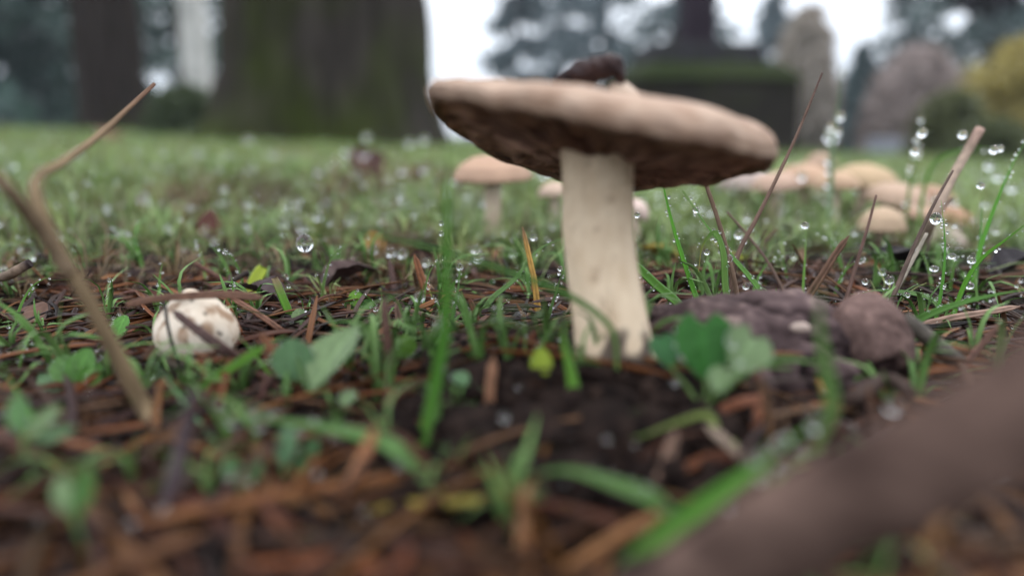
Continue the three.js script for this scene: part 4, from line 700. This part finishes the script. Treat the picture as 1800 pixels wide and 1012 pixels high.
// a leaf whose foot and tip lie at two places; 'face' is where its upper side looks
function placeLeaf(m, a, b, face) {
  const y = b.clone().sub(a).normalize(), x = y.clone().cross(face).normalize(), z = x.clone().cross(y).normalize();
  m.quaternion.setFromRotationMatrix(new THREE.Matrix4().makeBasis(x, y, z)); m.position.copy(a); return m;
}
function plant(name, rootPx, leaves, label, o = {}) {
  const d0 = (rootPx[2] ?? hit(rootPx[0], rootPx[1])), root = at(rootPx[0], rootPx[1], d0), t = thing(name, root, label, 'plant', o.group), Z = V(0, 0, 0);
  if (rootPx[2]) { const gy = groundY(root.x, root.z); put('stem', sweep([V(root.x, gy - 0.002, root.z + 0.001), V(root.x + 0.0008, (gy + root.y) / 2, root.z), root], () => size(4, d0), RING(7), V(0, 0, 1), 8, () => [0.10, 0.17, 0.06], root), M.green, t); }
  for (const l of leaves) {
    const a = at(l.from[0], l.from[1], l.d ?? d0).sub(root), b = at(l.to[0], l.to[1], (l.d ?? d0) + (l.back ?? 0.002)).sub(root), L = b.distanceTo(a), out = (l.shape ?? OVAL)((l.w ?? 0.36) * (rootPx[1] > 760 ? 0.68 : 1), 7);
    if (a.length() > 0.001) put('leaf_stalk', sweep([Z, a.clone().multiplyScalar(0.55).add(V(0, 0.0006, 0)), a], (q) => size(l.st ?? 4, d0) * (1 - q * 0.35), RING(7), V(0, 0, 1), 8, () => l.stc ?? [0.12, 0.20, 0.05], Z), M.green, t);
    const m = placeLeaf(put('leaf', leafGeo(L, out, { tone: l.tone, notch: l.notch, seed: l.from[0], curl: l.curl, cup: l.cup }), M.green, t), a, b, l.face ?? V(0.1, 0.55, 1));
    if (l.dew) { const q = put('dew_beads', rimBeads(L, out, l.dew, l.dr ?? size(2.2, d0), Math.round(l.from[1]), l.notch ?? 0), M.dew, m); q.userData.kind = 'stuff'; }
  }
  return t;
}
const G1 = [0.04, 0.12, 0.018], G2 = [0.075, 0.155, 0.06], G3 = [0.11, 0.24, 0.018], G4 = [0.17, 0.25, 0.11], YG = [0.28, 0.36, 0.03];
plant('clover', [1240, 728, 0.145], [
  { from: [1240, 665], to: [1236, 548], d: 0.147, shape: HEART, w: 0.48, notch: 0.22, tone: [0.035, 0.15, 0.022], dew: 26, curl: 0.05 },
  { from: [1290, 650], to: [1336, 580], d: 0.143, shape: HEART, w: 0.5, notch: 0.16, tone: G4, dew: 26 },
  { from: [1258, 690], to: [1276, 640], d: 0.141, shape: HEART, w: 0.42, notch: 0.1, tone: G4, dew: 14, face: V(-0.6, 0.5, 1) },
  { from: [1178, 645], to: [1162, 585], d: 0.152, shape: HEART, w: 0.45, notch: 0.1, tone: [0.06, 0.19, 0.06], dew: 22 },
], 'dewy clover with a heart shaped green leaf, right of the stem');
plant('hairy_leaf_plant', [548, 700], [
  { from: [548, 690], to: [612, 556], d: 0.158, back: 0.008, shape: SPEAR, w: 0.34, tone: G4, dew: 70, dr: 0.00016, face: V(-0.7, 0.4, 1) },
  { from: [520, 668], to: [506, 592], d: 0.162, shape: TOOTHED, w: 0.5, tone: G2, dew: 60, dr: 0.00016, face: V(0.2, 0.2, 1) },
  { from: [545, 695], to: [548, 600], d: 0.160, back: 0.01, shape: OVAL, w: 0.3, tone: [0.14, 0.26, 0.08], dew: 20, dr: 0.00016, face: V(0.9, 0.2, 0.8) },
], 'pair of pale hairy leaves left of the upright dark needle');
plant('round_leaf_weed', [712, 640], [{ from: [710, 630], to: [710, 588], d: 0.185, shape: OVAL, w: 0.52, tone: G3, dew: 5, curl: 0.05 }, { from: [722, 640], to: [752, 622], shape: OVAL, w: 0.35, tone: G1, dew: 8 }], 'weed with a round bright yellow green leaf');
plant('round_leaf_weed', [952, 690, 0.155], [{ from: [950, 666], to: [952, 610], shape: OVAL, w: 0.34, tone: YG, dew: 3, curl: 0.02 }, { from: [925, 660], to: [932, 690], shape: SPEAR, w: 0.3, tone: G4, dew: 6 }], 'weed with an oval yellow leaf at the left foot of the stem');
plant('seedling', [640, 560], [
  { from: [632, 546], to: [608, 520], w: 0.4, tone: [0.09, 0.21, 0.03], dew: 4 }, { from: [634, 548], to: [655, 526], w: 0.4, tone: [0.05, 0.15, 0.02], dew: 3 }, { from: [628, 540], to: [622, 508], w: 0.38, tone: G3, dew: 4 }, { from: [610, 552], to: [590, 548], w: 0.4, tone: G3, dew: 3 }, { from: [648, 552], to: [640, 540], w: 0.5, tone: [0.06, 0.17, 0.03] },
], 'small green seedling between the hairy leaves and upright needles');
plant('seedling', [532, 590], [{ from: [528, 568], to: [522, 540], w: 0.42, tone: [0.15, 0.22, 0.09], dew: 8 }, { from: [538, 572], to: [560, 545], w: 0.42, tone: [0.14, 0.19, 0.08], dew: 8 }, { from: [524, 578], to: [505, 566], w: 0.42, tone: [0.16, 0.22, 0.10], dew: 6 }], 'tiny olive seedling just right of the cut blade');
plant('lobed_weed', [130, 700], [
  { from: [132, 672], to: [150, 610], shape: TOOTHED, w: 0.44, tone: [0.09, 0.22, 0.04], dew: 30, dr: 0.00016 }, { from: [120, 668], to: [96, 622], shape: TOOTHED, w: 0.42, tone: [0.10, 0.21, 0.05], dew: 24, dr: 0.00016 },
  { from: [140, 680], to: [176, 640], shape: TOOTHED, w: 0.4, tone: [0.10, 0.25, 0.04], dew: 16, dr: 0.00016, face: V(0.6, 0.3, 1) }, { from: [116, 680], to: [60, 650], shape: TOOTHED, w: 0.36, tone: [0.15, 0.26, 0.12], dew: 26, dr: 0.00016 },
], 'leafy dewy weed with lobed leaves left of the bent stalk');
plant('lobed_weed', [200, 612], [{ from: [205, 588], to: [218, 552], shape: TOOTHED, w: 0.42, tone: [0.11, 0.28, 0.05], dew: 14, dr: 0.00015 }, { from: [196, 600], to: [178, 580], w: 0.35, tone: G3, dew: 6, dr: 0.00015 }], 'little lobed weed right beside the bent stalk');
plant('lobed_weed', [40, 790, 0.125], [{ from: [40, 760], to: [20, 690], shape: TOOTHED, w: 0.4, tone: [0.09, 0.19, 0.06], dew: 14 }, { from: [48, 765], to: [100, 710], shape: TOOTHED, w: 0.34, tone: G4, dew: 14 }, { from: [44, 780], to: [130, 748], shape: SPEAR, w: 0.25, tone: [0.12, 0.2, 0.09], dew: 8 }], 'blurred leafy weed at the lower left edge');
plant('blurred_weed', [135, 930, 0.105], [{ from: [120, 900], to: [98, 832], w: 0.34, tone: G4, dew: 6 }, { from: [135, 905], to: [158, 815], w: 0.26, tone: [0.06, 0.16, 0.03], dew: 3, face: V(0.8, 0.3, 1) }], 'blurred two leaved weed in the lower left corner');
plant('blurred_weed', [420, 880, 0.125], [{ from: [425, 850], to: [392, 800], w: 0.4, tone: [0.055, 0.14, 0.04], dew: 6 }, { from: [440, 850], to: [455, 795], w: 0.36, tone: [0.06, 0.14, 0.04], dew: 4 }], 'blurred small weed beside the bluish green blade');
plant('blurred_weed', [500, 860, 0.13], [{ from: [498, 820], to: [506, 745], w: 0.38, tone: [0.09, 0.18, 0.08], dew: 8 }, { from: [520, 830], to: [560, 770], w: 0.3, tone: [0.06, 0.15, 0.05], dew: 8, face: V(0.6, 0.5, 1) }], 'blurred greyish weed under the broad dewy blade');
plant('small_weed', [828, 690, 0.157], [{ from: [822, 676], to: [796, 652], w: 0.4, tone: [0.12, 0.22, 0.1], dew: 10, face: V(0, 1, 0.6) }, { from: [832, 678], to: [862, 676], w: 0.4, tone: [0.08, 0.2, 0.05], dew: 10, face: V(0, 1, 0.6) }], 'small wet weed among the soil clods');
plant('small_weed', [592, 745, 0.15], [{ from: [600, 712], to: [622, 684], w: 0.4, tone: G4, dew: 22, face: V(-0.3, 0.6, 1) }], 'small silvery leaf curling below the hairy leaves');
plant('small_weed', [880, 600], [{ from: [888, 592], to: [912, 580], w: 0.36, tone: [0.12, 0.26, 0.08], dew: 14, face: V(0, 0.8, 1) }, { from: [872, 594], to: [850, 588], w: 0.36, tone: [0.10, 0.24, 0.06], dew: 10, face: V(0, 0.8, 1) }, { from: [880, 588], to: [884, 568], w: 0.36, tone: [0.11, 0.24, 0.06], dew: 8 }], 'small dewy weed left of the yellow dry blade');
// more such weeds, alike, through the litter
{
  const R = rng(700), spots = [[300, 470], [160, 500], [250, 505], [560, 500], [860, 510], [1345, 505], [1420, 520], [1690, 575], [1760, 470], [60, 585], [740, 585], [690, 700], [760, 600], [800, 640], [470, 720], [385, 560], [900, 545], [620, 470], [440, 455], [1560, 520], [1240, 490], [230, 560], [30, 520]];
  for (const [x, y] of spots) {
    const d = hit(x, y), k = 0.2 / d, n = 3 + Math.floor(R() * 2), ls = [];
    for (let i = 0; i < n; i++) { const a = (i / n - 0.5) * 2.6 + (R() - 0.5) * 0.7, r = (16 + R() * 14) * k * 0.8; ls.push({ from: [x + Math.sin(a) * 6, y - 8 * k], to: [x + Math.sin(a) * r, y - 8 * k - Math.cos(a) * r * 0.9], w: 0.34 + R() * 0.12, shape: R() < 0.4 ? TOOTHED : OVAL, tone: mix3(G1, R() < 0.3 ? YG : G2, R()), dew: 8, dr: 0.00018, back: (R() - 0.5) * 0.008, face: V((R() - 0.5), 0.5 + R() * 0.6, 1) }); }
    plant('litter_weed', [x, y], ls, where(x, y, 'little green weed'), { group: 'little weeds scattered through the needle litter' });
  }
}
// sprigs of short grass and moss among the litter, too many and too small to count
{
  const R = rng(818), sprigs = [];
  for (let v = 0; v < 3; v++) {
    const parts = [];
    for (let k = 0; k < 5; k++) {
      const a = R() * 6.283, L = 0.007 + R() * 0.012, dir = V(Math.cos(a), 0, Math.sin(a)), lean = 0.2 + R() * 0.9, tone = mix3([0.07, 0.17, 0.025], [0.16, 0.27, 0.08], R());
      parts.push(sweep([V(0, -0.001, 0), dir.clone().multiplyScalar(L * lean * 0.3).add(V(0, L * 0.6, 0)), dir.clone().multiplyScalar(L * lean).add(V(0, L * (1.05 - lean * 0.5), 0))], (t) => 0.0007 * (1 - 0.85 * t * t), BLADE, dir.clone().negate().add(V(0, 0.4, 0)), 7, () => tone, V(0, 0, 0)));
    }
    sprigs.push(mergeGeometries(parts));
  }
  const l = [[], [], []];
  for (let i = 0; i < 400; i++) {
    const z = -0.09 - 0.26 * R(), x = (R() * 2 - 1) * (-z * 0.75), n = fbm(x * 28 + 3, 2, z * 28, 2); if (n < -0.04 || (Math.hypot(x - STEM.x, z - STEM.z - 0.02) < 0.03 && R() < 0.7)) continue;
    const s = (0.5 + R() * 0.9) * (-z < 0.15 ? 0.7 : 1);
    l[i % 3].push(new THREE.Matrix4().compose(V(x, groundY(x, z) + 0.002, z), new THREE.Quaternion().setFromEuler(new THREE.Euler((R() - 0.5) * 0.8, R() * 6.28, (R() - 0.5) * 0.8)), V(s, s, s)));
  }
  l.forEach((x, v) => { const m = shade(new THREE.InstancedMesh(sprigs[v], M.green, x.length)); m.name = numbered('grass_sprigs'); x.forEach((q, i) => m.setMatrixAt(i, q)); scene.add(tag(m, ['short green grass sprigs poking through the needle litter', 'tiny pale grass sprigs among the brown needles', 'thin young grass sprigs in the damp litter'][v], 'grass', null, 'stuff')); });
}
// dead leaves
function deadLeaf(px, py, wpx, tone, yaw, label, group, tilt = 0.3) {
  const p = rest(px, py, 0.002), d = p.clone().sub(camera.position).dot(FW), L = size(wpx, d);
  const m = put('dead_leaf', leafGeo(L, SPEAR(0.34), { tone, seed: px, curl: 0.35, cup: 0.7, wave: 0.12, thick: L * 0.02 }), M.wet);
  m.position.copy(p); m.rotation.set(-1.2 + tilt, yaw, 0, 'YXZ'); return tag(m, label, 'dead leaf', group);
}
deadLeaf(655, 350, 110, [0.055, 0.022, 0.018], 0.5, 'dark reddish dead leaf clump in the lawn, left of the tan mushroom', null, 0.8);
deadLeaf(700, 360, 90, [0.12, 0.05, 0.04], -0.9, 'reddish dead leaf lying right of the darker leaf clump', null, 0.7);
deadLeaf(608, 372, 60, [0.26, 0.14, 0.09], 1.4, 'small tan dead leaf left of the reddish leaf clump', null, 0.7);
deadLeaf(372, 440, 66, [0.10, 0.04, 0.03], 0.2, 'dark brown dead leaf standing up in the left lawn', null, 1.2);
deadLeaf(500, 545, 95, [0.055, 0.036, 0.036], 1.2, 'wet purplish dead leaf right of the white mushroom', null, 0.2);
deadLeaf(560, 520, 110, [0.06, 0.036, 0.032], -1.0, 'wet dark dead leaf above the tiny olive seedling', null, 0.2);
deadLeaf(440, 600, 90, [0.06, 0.035, 0.034], -0.4, 'wet dark dead leaf touching the white mushroom', null, 0.1);
deadLeaf(700, 580, 80, [0.06, 0.032, 0.028], 0.6, 'dark dead leaf behind the round yellow leaf', null, 0.1);
deadLeaf(840, 500, 75, [0.10, 0.055, 0.05], 1.2, 'wet brown dead leaf behind the charred twig stub', null, 0.2);
deadLeaf(660, 470, 60, [0.22, 0.12, 0.03], 0.3, 'ochre dead leaf standing behind the upright needles', null, 1.0);
deadLeaf(1200, 480, 80, [0.30, 0.20, 0.03], 1.3, 'yellow dead leaf behind the rotten lump', null, 0.4);
deadLeaf(1500, 700, 90, [0.10, 0.06, 0.045], 1.9, 'brown dead leaf leaning on the right of the rotten lump', null, 0.4);
deadLeaf(1640, 500, 120, [0.022, 0.017, 0.018], 1.5, 'black wet dead leaf under the big drop', null, 0.3);
deadLeaf(1740, 500, 110, [0.02, 0.016, 0.018], -1.5, 'black wet dead leaf at the right edge of the litter', null, 0.3);
deadLeaf(70, 600, 120, [0.12, 0.065, 0.045], 1.0, 'brown dead leaf at the left edge of the litter', null, 0.1);
deadLeaf(200, 270, 60, [0.2, 0.12, 0.07], 1.0, 'faint tan dead leaf far back in the left lawn', null, 0.7);
stalk({ p: [[1590, 560], [1640, 600], [1690, 640], [1730, 660]], w: 34, w1: 28, foot: -0.01, tone: [0.10, 0.085, 0.07], label: 'lichen grey bark stick behind the thin upright blade' });
stalk({ p: [[1600, 690, 0.15], [1560, 668, 0.158], [1500, 700, 0.152], [1440, 730]], w: 34, w1: 22, tone: [0.055, 0.035, 0.028], label: 'dark stick propped against the rotten lump' });

// ---------------------------------------------------------------- drops of dew
function drop(px, py, r, d, label, group, squash = 1) {
  r *= d > 0.2 ? 0.78 : 0.85; const g = new THREE.SphereGeometry(size(r, d), 40, 28), m = put('dew_drop', g, M.dew); m.position.copy(at(px, py, d)); m.scale.set(1, squash, 1); return tag(m, label, 'dew drop', group);
}
drop(535, 427, 19, 0.262, 'largest round dew drop hanging above the litter, left of middle', null, 1.08);
drop(1646, 384, 12.5, 0.236, 'large clear drop clinging to the thin upright blade at right', null, 1.1);
drop(1224, 369, 7, 0.243, 'clear drop on the long slanting blade under the cap', null);
drop(1282, 454, 9, 0.235, 'clear drop where the dry stalks cross', null);
drop(1243, 443, 7, 0.235, 'drop on the inner side of the hooked blade', null);
drop(1299, 412, 10, 0.28, 'blurred drop left of the long dry stalk', null);
drop(1321, 401, 7, 0.28, 'blurred drop right of the long dry stalk', null);
drop(1308, 424, 8, 0.25, 'drop just below the blurred one by the dry stalk', null);
drop(1416, 396, 9, 0.262, 'drop on the tip of the short upright blade above the lump', null, 0.85);
drop(1622, 233, 11, 0.31, 'top drop on the blurred blade before the shrubs', null);
drop(1609, 265, 10, 0.31, 'second drop down the blurred blade before the shrubs', null);
drop(1693, 236, 10, 0.30, 'drop beside the blunt topped pale stem', null);
drop(1748, 263, 10, 0.29, 'left one of the paired drops on the level blade', null);
drop(1759, 261, 8, 0.29, 'right one of the paired drops on the level blade', null);
drop(1725, 326, 9, 0.27, 'drop on the tip of the short blade near the right edge', null, 0.85);
drop(1643, 472, 10, 0.25, 'low drop left of the thin upright blade', null, 0.7);
drop(1674, 450, 9, 0.25, 'low drop right of the thin upright blade', null, 0.8);
drop(1709, 458, 9, 0.25, 'drop at the foot of the bright leaning blades', null, 0.8);
drop(1705, 502, 10, 0.245, 'drop lying in front of the black dead leaf', null, 0.8);
drop(1594, 518, 9, 0.24, 'drop on the silvery bowed blade', null, 0.75);
drop(1522, 495, 7, 0.255, 'small drop above the silvery bowed blade', null);
drop(1552, 478, 8, 0.27, 'small drop left of the pale grey stem', null);
drop(1312, 503, 8, 0.255, 'small drop resting behind the top of the lump', null);
drop(886, 733, 11, 0.136, 'blurred lavender drop before the soil clods', null);
drop(1187, 671, 9, 0.148, 'pale drop on the soil right of the stem foot', null);
drop(1302, 637, 9, 0.139, 'lower drop on the clover leaf', null);
drop(1290, 606, 8, 0.140, 'upper drop on the clover leaf', null);
drop(436, 752, 13, 0.158, 'bright drop under the broad dewy blade', null, 1.15);
drop(265, 660, 9, 0.178, 'bright drop left of the white mushroom foot', null, 1.2);
drop(99, 752, 9, 0.15, 'bright drop hanging from the lower left weed', null, 1.2);
drop(153, 666, 9, 0.18, 'bright drop under the lobed weed', null, 1.3);
drop(700, 818, 9, 0.125, 'small drop in the dark hollow under the dewy blade', null);
drop(405, 833, 12, 0.122, 'blurred drop on the small weed by the bluish blade', null);
drop(1435, 742, 20, 0.117, 'big blurred drop at the tip of the bright blade', null);
drop(1570, 713, 15, 0.12, 'blurred drop over the big twig', null);
drop(737, 522, 11, 0.20, 'pale drop by the rust coloured needle', null);
drop(660, 543, 6, 0.22, 'small drop by the seedling', null);
drop(912, 574, 10, 0.20, 'pale drop left of the yellow dry blade', null);
drop(938, 417, 8, 0.262, 'drop beside the top of the yellow dry blade', null);
drop(776, 392, 6, 0.25, 'upper of two drops left of the tall blurred blade', null);
drop(776, 410, 6, 0.25, 'lower of two drops left of the tall blurred blade', null);
drop(808, 469, 8, 0.255, 'drop on the tip of the short dew covered blade', null);
drop(985, 472, 6, 0.232, 'drop on the blade tip at the left of the stem', null);
drop(1463, 240, 16, 0.55, 'large pale blurred drop on the tall pale blade', null);
drop(1120, 378, 7, 0.24, 'tiny drop on the right side of the stem', null);
// drops in the lawn, blurred to discs
for (const [x, y, d] of [[191, 300, .75], [435, 245, .95], [520, 355, .5], [558, 380, .4], [392, 353, .5], [433, 357, .5], [683, 312, .65], [743, 365, .55], [720, 250, .85], [746, 245, .85], [686, 443, .31], [706, 445, .31], [656, 438, .32], [836, 438, .31], [840, 452, .31], [195, 352, .55], [254, 351, .5], [497, 392, .42], [530, 400, .38], [644, 240, .9], [640, 272, .75], [625, 305, .65], [707, 300, .65], [745, 297, .65], [955, 305, .55], [965, 300, .5], [440, 296, .7], [346, 268, .85], [296, 400, .42], [712, 356, .52], [670, 386, .42], [615, 386, .42], [850, 355, .5], [852, 370, .5], [1410, 310, .5], [1372, 345, .48], [1290, 330, .6], [1740, 290, .5], [1755, 310, .5], [1780, 330, .5], [560, 300, .7], [480, 270, .8], [585, 290, .7], [608, 265, .8], [300, 300, .7], [100, 320, .65], [20, 290, .6], [470, 383, .45], [440, 400, .42], [575, 350, .55]])
  drop(x, y, 9.5 * (0.6 / d) ** 0.3, d, where(x, y, 'blurred lawn dew drop'), 'blurred drops hanging in the lawn grass');
{
  const R = rng(311), g = bead(1, 2), list = [];
  for (const t of tips) { const d = -t.z; if (Math.abs(t.x) > 0.8 * d + 0.1) continue; if (R() < (d < 0.8 ? 0.5 : 0.2)) list.push([t, (0.0005 + 0.0016 * R() ** 3) * (d > 0.9 ? 1.25 : 1)]); }
  const m = new THREE.InstancedMesh(g, M.dew, list.length); m.name = numbered('dew'); shade(m);
  list.forEach(([p, r], i) => m.setMatrixAt(i, new THREE.Matrix4().makeScale(r, r, r).setPosition(p)));
  const R2 = rng(77), wet = [];
  for (let i = 0; i < 520; i++) { const z = -0.10 - 0.28 * R2(), x = (R2() * 2 - 1) * (-z * 0.72), r = 0.00018 + 0.00062 * R2() ** 3; if (Math.hypot(x - STEM.x, z - STEM.z - 0.02) < 0.02) continue; wet.push(new THREE.Matrix4().makeScale(r, r * 0.85, r).setPosition(x, groundY(x, z) + 0.003 + R2() * 0.005, z)); }
  const w = new THREE.InstancedMesh(g, M.dew, wet.length); w.name = numbered('dew'); wet.forEach((q, i) => w.setMatrixAt(i, q)); shade(w);
  scene.add(tag(w, 'fine dew drops sparkling on the needle litter', 'dew', null, 'stuff'));
  scene.add(tag(m, 'countless fine dew drops on the tips of the lawn grass', 'dew', null, 'stuff'));
}
renderer.render(scene, camera);
